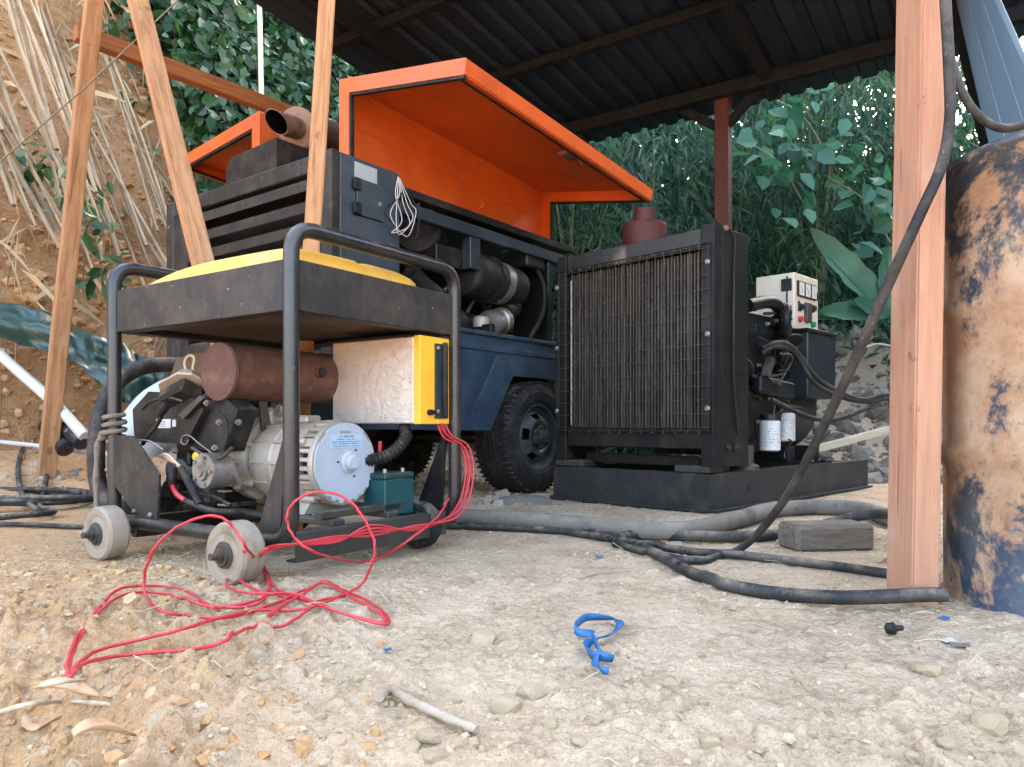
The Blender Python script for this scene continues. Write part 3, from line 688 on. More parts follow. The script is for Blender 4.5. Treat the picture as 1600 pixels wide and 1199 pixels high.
for x in (-.385, -.30):
    for a in range(0, 360, 30):
        m4 = Matrix.Translation((0, AY, AZ)) @ Matrix.Rotation(R(a), 4, 'X'); MB().box((x-.03, -.004, .118), (x+.03, .004, .1275), .001, m4).build('body_rib', CREAM, alt)
# ---- foil faced control box
FOIL, n, b, out = base_mat('crumpled_foil'); vec = coords(n)
vo = n.nodes.new('ShaderNodeTexVoronoi'); vo.feature = 'DISTANCE_TO_EDGE'; vo.inputs['Scale'].default_value = 26; 
nz = n.nodes.new('ShaderNodeTexNoise'); nz.inputs['Scale'].default_value = 14; nz.inputs['Detail'].default_value = 5; n.links.new(vec, nz.inputs['Vector'])
mv = n.nodes.new('ShaderNodeMix'); mv.data_type = 'RGBA'; mv.inputs[0].default_value = .12; n.links.new(vec, mv.inputs[6]); n.links.new(nz.outputs['Color'], mv.inputs[7]); n.links.new(mv.outputs[2], vo.inputs['Vector'])
b.inputs['Base Color'].default_value = (.64, .545, .49, 1); b.inputs['Metallic'].default_value = .5; b.inputs['Roughness'].default_value = .5
hsum = n.nodes.new('ShaderNodeMath'); hsum.operation = 'ADD'; n.links.new(ramp(n, vo.outputs['Distance'], 0, .05), hsum.inputs[0]); n.links.new(mul(n, noise(n, vec, 34, 4, .6), 1.6), hsum.inputs[1])
bumpn(n, b, hsum.outputs[0], .42, .006)
cb = MB().box((-.395, .497, .402), (-.034, .655, .672), .003).build('control_box', FOIL, gen)
MB().box((-.033, .4965, .400), (-.006, .64, .675), .002).build('box_front', YELP, cb)
MB().box((-.006, .565, .418), (-.001, .63, .655), .001).build('box_door', NAVY, cb)
MB().box((-.0, .596, .425), (.012, .612, .66), .002).build('door_rail', BLKD, cb)
for z in (.44, .64): MB().lathe([(0, .007), (.005, .007), (.008, .004)], (-.001, .575, z), (1, 0, 0), 10).build('screw', BOLT, cb)
MB().lathe([(0, .009), (.014, .009)], (-.006, .538, .437), (1, 0, 0), 12).build('box_switch', DARK, cb)
MB().box((-.0055, .542, .431), (.008, .556, .443), .001).build('box_socket', DARK, cb)
# corrugated conduit
pth = smooth_path([gp(632, 668, y=.53), gp(634, 682, y=.5), gp(622, 700, y=.47), gp(604, 713, y=.44), gp(585, 718, y=.42), gp(570, 720, y=.40)], 14)
rad = [.0205 if k % 4 < 2 else .0165 for k in range(len(pth))]
MB().tube(pth, rad, 14).build('corrugated_conduit', RUBB, gen)
MB().tube([gp(593, 712, y=.45), gp(594, 690, y=.45)], .006, 8).build('red_lead_sleeve', REDW, gen)
# battery, lifts out of the frame
bt = thing('battery', 'teal green battery standing on the generator frame beside the white alternator', 'battery', GEN.world((-.115, .475, .119)), GEN.a)
MB().box((-.045, -.065, 0), (.045, .065, .112), .003).build('battery_case', TEAL, bt)
MB().box((-.047, -.067, .112), (.047, .067, .131), .004).build('battery_lid', M('battery_lid_green', (.004, .035, .04), .4, dust=.3), bt)
for y in (-.04, .04): MB().lathe([(0, .008), (.012, .007)], (.02, y, .131), (0, 0, 1), 10).build('terminal', STEEL, bt)
# rope tied round the left post of the frame
ROPE = M('dirty_rope', (.2, .155, .115), .95, 0, (.13, .095, .07), 30, bump=.8, bsc=220)
rp = thing('rope', 'dirty rope tied round the left frame post of the portable generator', 'rope', GEN.world((LX, 0, .30)), GEN.a)
coil = [(.03*math.cos(k*.5), .03*math.sin(k*.5), .055+.011*k*.5/1.0*.35) for k in range(40)]
MB().tube(coil, .0075, 8).build('rope_coil', ROPE, rp)
hang = smooth_path([(-.03, -.02, .06), (-.06, -.02, .04), (-.072, -.02, -.06), (-.07, -.02, -.17), (-.066, -.02, -.24)], 6)
MB().tube(hang, [.009+.002*math.sin(k*1.1) for k in range(len(hang))], 8).build('rope_tail', ROPE, rp)
MB().tube(smooth_path([(-.03, 0, .075), (-.08, .0, .07), (-.13, .02, .035)], 6), .008, 8).build('rope_tail', ROPE, rp)

# ================================================================== towed air compressor with raised gull-wing doors
cmp_ = fthing(CMP, 'air_compressor', 'towed air compressor with raised orange doors and black louvred end under the roof', 'compressor')
def cp(u, v, **k): return CMP.loc(u, v, **k)
CW, CL, CT = -1.32, 2.15, 1.545
LOUV = M('louvre_paint', (.018, .0165, .016), .5, 0, (.032, .027, .023), 6, dust=.55, spec=.25)
# louvred end
fr = MB(); fr.box((CW, -.012, .62), (CW+.07, .03, CT), .004); fr.build('end_corner', LOUV, cmp_)
MB().box((-.07, -.012, .62), (0, .03, CT), .004).build('end_corner', LOUV, cmp_)
MB().box((CW+.072, -.010, CT-.075), (-.072, .028, CT-.002), .004).build('top_rail', LOUV, cmp_)
MB().box((CW+.072, -.010, .62), (CW+.20, .026, CT-.079), .003).build('end_stile', LOUV, cmp_)
MB().box((CW+.202, .10, .62), (-.072, .12, CT-.077)).build('louvre_backing', DARK, cmp_)
nl = 9
for k in range(nl):
    z = CT-.086-k*.0925
    MB().prism([(CW+.203, -.010, z-.014), (CW+.203, .022, z), (CW+.203, .024, z-.004), (CW+.203, -.004, z-.018), (CW+.203, -.004, z-.058), (CW+.203, -.010, z-.060)], (-CW-.276, 0, 0)).build('louvre', LOUV, cmp_)
MB().lathe([(0, .008), (.006, .007)], (CW+.03, -.012, 1.42), (0, -1, 0), 10).build('bolt', BOLT, cmp_)
MB().box((CW+.01, -.02, .34), (-.35, .30, .60), .008).build('lower_box', NAVY, cmp_)
MB().box((CW, .035, CT-.022), (-.005, .38, CT-.004), .003).build('roof_panel', NAVY, cmp_)
MB().box((CW, .384, CT-.022), (CW+.95, CL, CT-.004), .003).build('roof_panel', NAVY, cmp_)
MB().box((CW-.004, .035, .62), (CW+.01, CL, CT-.024), .003).build('far_side_panel', NAVY, cmp_)
# side control panel with its little door
SP = M('side_panel_paint', (.026, .036, .048), .38, 0, (.04, .05, .062), 5, dust=.3, bump=.05)
sp = MB().box((-.012, .034, .60), (0, .38, CT-.002), .004).build('side_panel', SP, cmp_)
d0, d1 = cp(557, 272, x=.004), cp(599, 358, x=.004)
dr = MB().box((.001, d0.y, d1.z+.03), (.007, d1.y, d0.z-.015), .002).build('access_door', SP, cmp_)
gr = MB(); e = .0035
for lo, hi in (((.0005, d0.y-e, d1.z+.03-e), (.0012, d0.y, d0.z-.015+e)), ((.0005, d1.y, d1.z+.03-e), (.0012, d1.y+e, d0.z-.015+e)), ((.0005, d0.y, d1.z+.03-e), (.0012, d1.y, d1.z+.03)), ((.0005, d0.y, d0.z-.015), (.0012, d1.y, d0.z-.015+e))): gr.box(lo, hi)
gr.build('door_gap', DARK, cmp_)
for t in (.16, .82):
    z = d1.z+.03+(d0.z-d1.z-.045)*t
    MB().box((.004, d0.y-.022, z-.026), (.018, d0.y+.02, z+.026), .003).build('hinge', BLK, cmp_)
MB().lathe([(0, .011), (.006, .011), (.008, .005)], (.007, d1.y-.025, (d0.z+d1.z)/2), (1, 0, 0), 14).build('lock', BOLT, dr)
p0, p1 = cp(554, 252, x=.002), cp(589, 266, x=.002); p1.z = cp(554, 276, x=.002).z+.02; p0.z += .02
MB().box((.0005, p0.y, p1.z-.02), (.003, p1.y, p0.z-.02), .0).build('blank_nameplate', M('plate_grey', (.45, .47, .45), .4, .3, (.35, .36, .33), 6, dust=.2), cmp_)
WGY = M('pale_wire', (.5, .44, .42), .5, bump=0)
for k in range(4):
    q = [cp(622, 276, x=.01), cp(618+3*k, 305, x=.02), cp(628-9*k, 345-4*k, x=.03), cp(612+12*k, 364+3*k, x=.03), cp(640+5*k, 352-10*k, x=.03), cp(630+6*k, 318, x=.02), cp(624, 278, x=.015)]
    MB().tube(smooth_path(q, 7), .0024, 6).build('loose_wire', WGY if k < 3 else RUBB, cmp_)
# hood box and exhaust on the roof
hb = [(cp(352, 268, y=.10)), cp(357, 240, y=.10), cp(368, 226, y=.10), cp(432, 208, y=.10), cp(432, 262, y=.10)]
hx0, hx1 = hb[0].x, hb[3].x; zt = CT-.004
MB().prism([(hx0, .10, zt), (hx0+.01, .10, zt+.14), (hx0+.05, .10, zt+.19), (hx1, .10, zt+.205), (hx1, .10, zt)], (0, .42, 0)).build('roof_hood', BLK, cmp_)
ex0, ex1 = cp(432, 191, y=.12), cp(470, 203, y=.34)
ext = MB(); d = (Vector(ex1)-Vector(ex0)).normalized()
seg = 22; rr = .053; nrm = d.cross(Vector((0, 0, 1))).normalized(); bn = nrm.cross(d)
ring0 = [Vector(ex0)+rr*(math.cos(2*math.pi*k/seg)*nrm+math.sin(2*math.pi*k/seg)*bn)-d*(.045*math.sin(2*math.pi*k/seg)) for k in range(seg)]
ring1 = [Vector(ex1)+rr*(math.cos(2*math.pi*k/seg)*nrm+math.sin(2*math.pi*k/seg)*bn) for k in range(seg)]
ri0 = [p.lerp(Vector(ex0)-d*(.045*math.sin(2*math.pi*k/seg)), .07) for k, p in enumerate(ring0)]
ri1 = [p.lerp(Vector(ex1), .07) for p in ring1]
RPIPE = M('rusty_tan_pipe', (.23, .13, .085), .7, .2, (.12, .06, .04), 9, dust=.3, bump=.4)
ext.add(ring0+ring1, [(k, (k+1) % seg, seg+(k+1) % seg, seg+k) for k in range(seg)], True)
ext.add(ring0+ri0, [(k, seg+k, seg+(k+1) % seg, (k+1) % seg) for k in range(seg)])
exo = ext.build('exhaust_pipe', RPIPE, cmp_)
MB().add(ri0+ri1, [(k, seg+k, seg+(k+1) % seg, (k+1) % seg) for k in range(seg)], True).build('dark_pipe_inside', DARK, exo)  # pipe's inner wall coloured black to paint in its inside shade
MB().lathe([(0, .02), (.004, .09), (.012, .104), (.02, .104), (.03, .095), (.5, .095), (.51, .09)], Vector(ex1)-d*.05, d, 36).build('exhaust_silencer', RPIPE, cmp_)
MB().lathe([(0, .048), (.01, .048)], Vector(ex1)-d*.07, d, 22).build('pipe_bore', DARK, exo)
# doors: L section shell, end caps with flange, outer lip
def wing(c0, c1, c2, y0, y1, dz, sgn):
    # c0 foot, c1 corner, c2 outer edge as (x, z); the far end sits dz lower
    T = .05
    def P3(c, y): return Vector((c[0], y, c[1]-dz*(y-y0)/(y1-y0)))
    v1 = Vector((c1[0]-c0[0], c1[1]-c0[1])); v2 = Vector((c2[0]-c1[0], c2[1]-c1[1]))
    inn = Vector((sgn*1.0, -.0)); th = .006
    door = MB()
    door_o = None
    wall = MB().prism([P3(c0, y0), P3(c1, y0), P3(c1, y1), P3(c0, y1)], (-sgn*th, 0, 0)).build('wing_door', ORNG, cmp_)
    up = Vector((v2.y, 0, -v2.x)).normalized(); up = up if up.z > 0 else -up
    MB().prism([P3(c1, y0), P3(c2, y0), P3(c2, y1), P3(c1, y1)], up*th).build('door_top', ORNG, wall)
    def cap(y, thick, W_):
        n1 = Vector((v1.y, -v1.x)).normalized(); n1 = n1 if n1.x*sgn > 0 else -n1
        n2 = Vector((v2.y, -v2.x)).normalized(); n2 = n2 if n2.y < 0 else -n2
        a = Vector(c0)+n1*W_; f = Vector(c2)+n2*W_
        # inner corner
        d1, d2 = v1.normalized(), v2.normalized(); M2 = Matrix(((d1.x, -d2.x), (d1.y, -d2.y)))
        rhs = f-a; k = M2.inverted() @ rhs; ic = a+d1*k.x
        q1 = [P3(c, y) for c in (c0, c1, ic, a)]; q2 = [P3(c, y) for c in (c1, c2, f, ic)]
        mb = MB().prism(q1, (0, thick, 0)); mb.prism(q2, (0, thick, 0)); mb.build('end_flange', ORNG, wall)
        g = MB(); e = .012
        a2 = a+n1*e; f2 = f+n2*e; k2 = M2.inverted() @ (f2-a2); ic2 = a2+d1*k2.x
        yy = y+(.004 if thick > 0 else -.004)
        g.prism([P3(c, yy) for c in (a, ic, ic2, a2)], (0, thick, 0)); g.prism([P3(c, yy) for c in (ic, f, f2, ic2)], (0, thick, 0)); g.build('door_seal', RUBB, wall)
    cap(y0, .02, .062); cap(y1, -.02, .062)
    n2 = Vector((v2.y, -v2.x)).normalized(); n2 = n2 if n2.y < 0 else -n2
    f = Vector(c2)+n2*.06; f3 = f-v2.normalized()*.03
    MB().prism([P3(c2, y0), P3(c2, y1), P3(f, y1), P3(f, y0)], (sgn*.006, 0, 0)).build('outer_lip', ORNG, wall)
    MB().prism([P3(f, y0+.02), P3(f, y1-.02), P3(f3, y1-.02), P3(f3, y0+.02)], (0, 0, -.005)).build('lip_return', ORNG, wall)
    g3 = f3-v2.normalized()*.012
    MB().prism([P3(f3, y0+.03), P3(f3, y1-.03), P3(g3, y1-.03), P3(g3, y0+.03)], (0, 0, -.012)).build('door_seal', RUBB, wall)
    # crease and stiffener seam along the wall
    cm = Vector(c0)+v1*.60
    MB().prism([P3(cm+Vector((sgn*.001, 0)), y0+.03), P3(cm+Vector((sgn*.001, 0)), y1-.03), P3(cm+Vector((sgn*.001, .006)), y1-.03), P3(cm+Vector((sgn*.001, .006)), y0+.03)], (sgn*.003, 0, 0)).build('panel_seam', ORNG, wall)
    return wall, P3
wr, P3 = wing((-.33, 1.56), (-.33, 2.035), (.452, 1.905), .31, 2.03, .105, 1)
lt = P3((.30, 1.915), 1.35)
MB().box((.27, 1.28, lt.z-.02), (.33, 1.40, lt.z-.002), .003).build('latch_plate', RPIPE, wr)
MB().tube([(.33, 1.40, lt.z-.015), (.34, 1.41, lt.z-.05)], .006, 8).build('latch_pin', BOLT, wr)
hp = P3((-.32, 1.72), 1.33)
MB().tube(smooth_path([hp, hp+Vector((.03, 0, .01)), hp+Vector((.03, 0, .04))], 5), .006, 8).build('hook', ORNG, wr)
wing((-.98, 1.56), (-.98, 2.05), (-1.757, 1.975), .31, 2.0, .1, -1)
MB().bar(cp(858, 372, x=-.30)+Vector((0, 0, 0)), cp(905, 402, x=.05), .014, .014).build('door_strut', BLK, cmp_)
# open compartment
MB().box((-.05, .385, 1.365), (0, 1.75, 1.425), .004).build('top_side_rail', NAVY, cmp_)
MB().box((-.33, .385, 1.48), (-.06, 1.95, 1.52), .004).build('roof_ledge', BLK, cmp_)
p = cp(735, 380, x=-.03); MB().box((-.06, p.y-.03, 1.20), (-.004, p.y+.05, 1.362), .003).build('side_post', NAVY, cmp_)
MB().box((-.30, p.y-.22, 1.20), (-.065, p.y+.03, 1.30), .004).build('cross_member', BLK, cmp_)
MB().box((-.62, .39, .62), (-.58, 1.9, 1.30), .004).build('inner_bulkhead', DARK, cmp_)
MB().box((-.60, 1.62, .60), (-.02, 1.66, 1.42), .004).build('inner_bulkhead', DARK, cmp_)
c = cp(652, 357, x=-.16); k = c
fl = MB().lathe([(0, .02), (.004, .055), (.001, .06), (.001, .115), (-.012, .122), (-.03, .118), (-.05, .112), (-.30, .112)], k+Vector((.0, 0, 0)), (.55, -.83, .05), 36).build('filter_housing', RUBB, cmp_)
c = cp(712, 425, x=-.06); e = cp(795, 448, x=-.10)
ac0 = cp(722, 425, x=-.12); ac1 = cp(806, 452, x=-.16); dd_ = (ac1-ac0).normalized(); L = (ac1-ac0).length
af = MB().lathe([(-.004, .03), (0, .09), (.012, .118), (.03, .122), (L*.38, .122), (L*.38, .128), (L*.44, .128), (L*.44, .118), (L*.95, .112), (L, .09), (L+.01, .03)], ac0, dd_, 36).build('air_filter', RUBB, cmp_)
MB().lathe([(L*.56, .1195), (L*.68, .1185)], ac0, dd_, 36).build('filter_band', STEEL, af)
MB().lathe([(L*.40, .132), (L*.425, .132)], ac0, dd_, 36).build('clamp_ring', BLK, af)
MB().tube(smooth_path([ac1-dd_*.08+Vector((0, 0, -.03)), ac1-dd_*.04+Vector((0, 0, -.12)), cp(790, 490, x=-.16)], 6), .055, 18).build('intake_elbow', RUBB, af)
a0 = cp(760, 508, x=-.16); a1 = cp(792, 500, x=-.16)
MB().lathe([(0, .04), (.01, .075), (.05, .08), (.06, .07), (.11, .07), (.12, .08), (.16, .078), (.17, .04)], a0, (a1-a0), 26).build('fuel_pump', STEEL, cmp_)
MB().lathe([(0, .045), (.05, .045), (.06, .03)], cp(752, 512, x=-.10), (0, 0, 1), 18).build('fuel_cup', CREAM, cmp_)
eb = MB().box((-.55, .70, .60), (-.20, 1.55, 1.02), .03).build('engine_block', DARK, cmp_)
MB().tube(smooth_path([cp(640, 425, x=-.2), cp(665, 450, x=-.2), cp(690, 470, x=-.2), cp(720, 505, x=-.2)], 5), .05, 14).build('coolant_hose', RUBB, cmp_)
MB().tube(smooth_path([cp(838, 420, x=-.05), cp(850, 450, x=-.03), cp(848, 490, x=-.03), cp(828, 530, x=-.05)], 6), .014, 10).build('oil_hose', RUBB, cmp_)
MB().box(cp(806, 418, x=-.10)-Vector((.12, 0, 0)), cp(852, 394, x=-.02)+Vector((0, 0, 0)), .01).build('relay_box', BLK, cmp_)
for k in range(5):
    MB().tube(smooth_path([(-.25, .75+.13*k, 1.02), (-.2, .8+.13*k, 1.1+.03*(k % 2)), (-.25, .9+.13*k, 1.08), (-.3, .95+.13*k, .98)], 5), .012, 8).build('injector_pipe', GALV if k % 2 else RUBB, cmp_)
# fender side
fz = .885
arch = [cp(858, 582, x=0), cp(802, 578, x=0), cp(775, 640, x=0), cp(768, 674, x=0)]
ay = [a.y for a in arch]
yl = .42
poly = [(0, yl, fz-.02), (0, yl, .375), (0, ay[3]-.02, .365), (0, ay[3], .375), (0, ay[2], .45), (0, ay[1], .665), (0, 1.78, .665), (0, 1.86, .55), (0, 2.1, .42), (0, 2.1, fz-.02)]
fd = MB().prism(poly, (-.006, 0, 0)).build('fender_panel', BLUEP, cmp_)
MB().box((-.03, yl, fz-.022), (.016, 2.1, fz), .004).build('fender_ledge', BLUEP, cmp_)
MB().box((0, yl, fz-.10), (.009, 2.1, fz-.075), .002).build('fender_rib', BLUEP, cmp_)
MB().prism([(0.0, ay[3]-.22, .37), (.0, ay[3]-.02, .37), (.0, ay[2], .46), (.0, ay[1]-.02, .67), (.0, ay[1]-.14, .78)], (.012, 0, 0)).build('fender_flare', BLUEP, cmp_)
MB().prism([(-.006, yl, .375), (-.006, yl, fz-.02), (-.3, yl, fz-.02), (-.3, yl, .375)], (0, -.006, 0)).build('fender_end', BLUEP, cmp_)
MB().box((-.33, ay[1]-.1, .70), (-.01, 1.9, .72)).build('wheel_arch', DARK, cmp_)
MB().box((-1.25, .3, .40), (-.40, 2.1, .46), .01).build('chassis', DARK, cmp_)
MB().box((-.34, .4, .46), (-.30, 2.1, .86)).build('inner_panel', DARK, cmp_)
MB().box((-.05, 1.03, .88), (.012, 1.07, .93), .003).build('catch', BLK, cmp_)
# wheels
def tyre(x, y, r, w, side):
    prof = [(-w/2, r*.60), (-w/2-.006, r*.66), (-w/2-.008, r*.80), (-w/2+.004, r*.93), (-w/2+.02, r*.985), (0, r), (w/2-.02, r*.985), (w/2-.004, r*.93), (w/2+.008, r*.80), (w/2+.006, r*.66), (w/2, r*.60), (w/2-.04, r*.585), (-w/2+.04, r*.585), (-w/2, r*.60)]
    wl = MB().lathe(prof, (x, y, r), (1, 0, 0), 56).build('tyre', TYRE, cmp_)
    for k in range(56):
        a = 2*math.pi*k/56; m4 = Matrix.Translation((x, y, r)) @ Matrix.Rotation(a, 4, 'X')
        for sg in (-1, 1):
            o = MB().box((sg*w*.30, -.006, r*.955), (sg*w*.505, .006, r*.996), .002, m4) if sg > 0 else MB().box((-w*.505, -.006, r*.955), (-w*.30, .006, r*.996), .002, m4)
            TL.append(o)
    tr = MB()
    for o in TL: tr.add(o.v, o.f)
    TL.clear()
    for j in (-.12, .0, .12):
        tr.lathe([(w*j-.012, r*.99), (w*j-.01, r*1.004), (w*j+.01, r*1.004), (w*j+.012, r*.99)], (x, y, r), (1, 0, 0), 56)
    t2 = tr.build('tread', TYRE, wl); t2['kind'] = 'stuff'
    return wl
TL = []
def rim(x, y, r, sgn, wl):
    RP = M('rim_paint', (.03, .042, .055), .4, 0, (.06, .07, .08), 7, dust=.45)
    R0 = r*.60
    rm = MB().lathe([(.0, R0), (.006, R0*.985), (.004, R0*.93), (-.03, R0*.90), (-.035, R0*.80)], (x, y, r), (sgn, 0, 0), 44, True, False)
    disc = rm.build('rim', RP, wl)
    # dished disc with five hand holes
    n = 60; rings = [(.80, -.035), (.70, -.02), (.56, .012), (.42, .016), (.40, .0), (.16, -.002)]
    vv, ff = [], []
    for rr_, h in rings:
        for k in range(n):
            a = 2*math.pi*k/n; vv.append((x+sgn*h, y+R0*rr_*math.cos(a), r+R0*rr_*math.sin(a)))
    for i in range(len(rings)-1):
        for k in range(n):
            if i == 1 and (k % 12) in (2, 3, 4, 5, 6): continue
            ff.append((i*n+k, i*n+(k+1) % n, (i+1)*n+(k+1) % n, (i+1)*n+k))
    MB().add(vv, ff, True).build('wheel_disc', RP, wl)
    MB().lathe([(-.02, .055), (.02, .05), (.022, .035), (.05, .033), (.055, .02)], (x, y, r), (sgn, 0, 0), 20).build('hub', GALV, wl)
    for k in range(6):
        a = 2*math.pi*(k+.5)/6
        MB().lathe([(0, .017), (.022, .016), (.022, .008), (.036, .008)], (x, y+R0*.29*math.cos(a), r+R0*.29*math.sin(a)), (sgn, 0, 0), 6).build('wheel_nut', GALV, wl)
    MB().lathe([(-.10, R0*.3), (-.06, R0*.3)], (x, y, r), (sgn, 0, 0), 20).build('brake_drum', DARK, wl)
wc = cp(824, 686, x=-.09)
w1 = tyre(-.125, wc.y+.0, .325, .24, 1); rim(-.012, wc.y+.0, .325, 1, w1)
w2 = tyre(CW+.1, wc.y+.02, .318, .19, -1); rim(CW+.02, wc.y+.02, .318, -1, w2)
MB().tube([(CW+.1, wc.y+.02, .318), (-.1, wc.y+.02, .318)], .04, 12).build('axle', DARK, cmp_)
MB().bar((-.66, 2.1, .43), (-.66, 3.0, .33), .08, .08).build('tow_bar', DARK, cmp_)
MB().tube([(-.66, -.02, .42), (-.66, -.02, .02)], .03, 12).build('prop_leg', DARK, cmp_)

# ================================================================== diesel generating set
gs_ = fthing(RAD, 'diesel_generator_set', 'large black diesel generating set with caged radiator on a steel skid', 'generator')
def rp_(u, v, **k): return RAD.loc(u, v, **k)
RW = -.92
SKID = M('skid_paint', (.024, .024, .025), .5, 0, (.05, .042, .036), 5, spec=.2, dust=.2, spots=((.11, .055, .04), 3.2, .68))
# skid: C channels
def channel(a, b, inw):
    a, b = Vector(a), Vector(b); mb = MB(); iw = Vector(inw).normalized()
    mb.prism([a, b, b+Vector((0, 0, .15)), a+Vector((0, 0, .15))], iw*.008)
    mb.prism([a+Vector((0, 0, .15)), b+Vector((0, 0, .15)), b+iw*.07+Vector((0, 0, .15)), a+iw*.07+Vector((0, 0, .15))], (0, 0, .008))
    mb.prism([a-iw*.03, b-iw*.03, b+iw*.07, a+iw*.07], (0, 0, -.008)); return mb
channel((RW, 0, .02), (0, 0, .02), (0, 1, 0)).build('skid_end', SKID, gs_)
channel((.002, .002, .02), (.002, 1.9, .02), (-1, 0, 0)).build('skid_side', SKID, gs_)
channel((RW-.002, .002, .02), (RW-.002, 1.9, .02), (1, 0, 0)).build('skid_side', SKID, gs_)
MB().box((RW+.01, 1.82, .02), (-.01, 1.88, .17), .003).build('skid_cross', SKID, gs_)
MB().box((RW+.01, .85, .03), (-.01, .95, .16), .003).build('skid_cross', SKID, gs_)
c = rp_(1172, 770, x=.002); hl = MB().lathe([(0, .022), (.002, .022)], (.0015, c.y, .095), (1, 0, 0), 20); hl.build('lifting_hole', DARK, gs_)
for x in (-.84, -.11):
    MB().box((x-.09, .03, .18), (x+.09, .15, .21), .003).build('mount_pad', GALV, gs_)
    MB().box((x-.03, .17, .18), (x+.06, .27, .21), .003).build('mount_pad', GALV, gs_)
# radiator
zb, zt, cz0, cz1 = .285, 1.293, .385, 1.185
MB().box((RW, .03, .205), (RW+.06, .10, zt-.01), .003).build('radiator_upright', RADB, gs_)
MB().box((-.062, .03, .205), (0, .10, zt), .003).build('radiator_upright', RADB, gs_)
MB().box((RW+.062, .034, cz1+.005), (-.064, .16, zt-.012), .006).build('top_tank', M('stained_top_tank', (.010, .0095, .009), .5, 0, (.024, .02, .018), 5, dust=.3, spots=((.14, .11, .085), 3.2, .64), stretch=(1, 1, .25)), gs_)
MB().box((RW+.062, .034, zb), (-.064, .14, cz0-.006), .006).build('bottom_tank', RADB, gs_)
MB().box((RW+.062, .10, cz0), (-.064, .115, cz1)).build('core_backing', DARK, gs_)
FINM = M('radiator_fin_metal', (.078, .06, .045), .6, .25, (.02, .017, .015), 6, lo=.42, hi=.6, dust=.4, stretch=(5, 1, .6))
nf = 44
for k in range(nf):
    x = RW+.075+(-.064-.012-RW-.075)*k/(nf-1)
    wd = .0035 if k % 3 else .005
    MB().box((x-wd, .062, cz0+.002), (x+wd, .099, cz1-.002)).build('radiator_fin', FINM, gs_)
MB().box((RW+.072, .050, cz0+.01), (RW+.082, .06, cz1-.03), .002).build('sight_glass', STEEL, gs_)
# wire guard in front
gd = MB().tube([(RW+.005, .018, cz0-.02), (-.008, .018, cz0-.02), (-.008, .018, cz1+.02), (RW+.005, .018, cz1+.02)], .004, 6, closed=True).build('wire_guard', GBLK, gs_)
WG = M('guard_wire', (.06, .05, .04), .5, .5, (.09, .06, .04), 12, dust=.3)
for k in range(20):
    x = RW+.02+(-.04-RW)*k/19
    MB().tube([(x, .0205, cz0-.02), (x, .0205, cz1+.02)], .0016, 5).build('guard_wire', WG, gd)
for k in range(14):
    z = cz0+(cz1-cz0)*k/13
    MB().tube([(RW+.005, .017, z), (-.008, .017, z)], .0018, 5).build('guard_wire', WG, gd)
for x in (RW+.012, -.018):
    for z in (.47, .80, 1.12):
        MB().lathe([(0, .013), (.004, .013), (.008, .008)], (x, .014, z), (0, -1, 0), 10).build('guard_bolt', BOLT, gd)
for k in range(13):
    x = RW+.09+(-.16-RW)*k/12
    for z in (cz0-.022, cz1+.018):
        MB().lathe([(0, .007), (.006, .006)], (x, .033, z), (0, -1, 0), 6).build('tank_bolt', BOLT, gs_)
# shroud side panel with hose
MB().box((-.006, .104, .205), (.004, .35, zt-.002), .003).build('side_shroud', RADB, gs_)
MB().prism([(.0, .034, .205), (.0, .10, .205), (.0, .10, zt+.0), (.0, .034, zt+.015)], (.006, 0, 0)).build('side_shroud', RADB, gs_)
MB().box((RW-.004, .104, .205), (RW+.006, .35, zt-.002), .003).build('side_shroud', RADB, gs_)
MB().box((RW+.01, .17, 1.20), (-.01, .35, zt-.015), .003).build('top_shroud', RADB, gs_)
hz = [rp_(1138, 356, x=.012), rp_(1148, 375, x=.016), rp_(1147, 420, x=.014), rp_(1146, 520, x=.014), rp_(1147, 600, x=.014), rp_(1154, 680, x=.014)]
MB().tube(smooth_path(hz, 6), .006, 8).build('overflow_hose', RUBB, gs_)
for u, v in ((1137, 700), (1149, 700)): MB().lathe([(0, .016), (.008, .016), (.008, .009), (.016, .009)], rp_(u, v, x=.006), (1, 0, 0), 6).build('bolt', GALV, gs_)
MB().lathe([(0, .014), (.012, .012)], rp_(1133, 357, x=.005), (1, 0, 0), 10).build('bolt', RPIPE, gs_)
MB().box((-.80, .12, .20), (-.12, .16, .25), .005).build('radiator_foot', DARK, gs_)
# muffler
mc = rp_(1007, 375, y=.42)
mf = MB().lathe([(1.02, .04), (1.22, .04), (1.225, .112), (1.235, .119), (1.465, .119), (1.48, .113), (1.485, .055), (1.56, .055)], (mc.x, .42, 0), (0, 0, 1), 36).build('muffler', MAROON, gs_)
MB().box((mc.x+.112, .40, 1.23), (mc.x+.124, .43, 1.46), .002).build('muffler_seam', MAROON, mf)
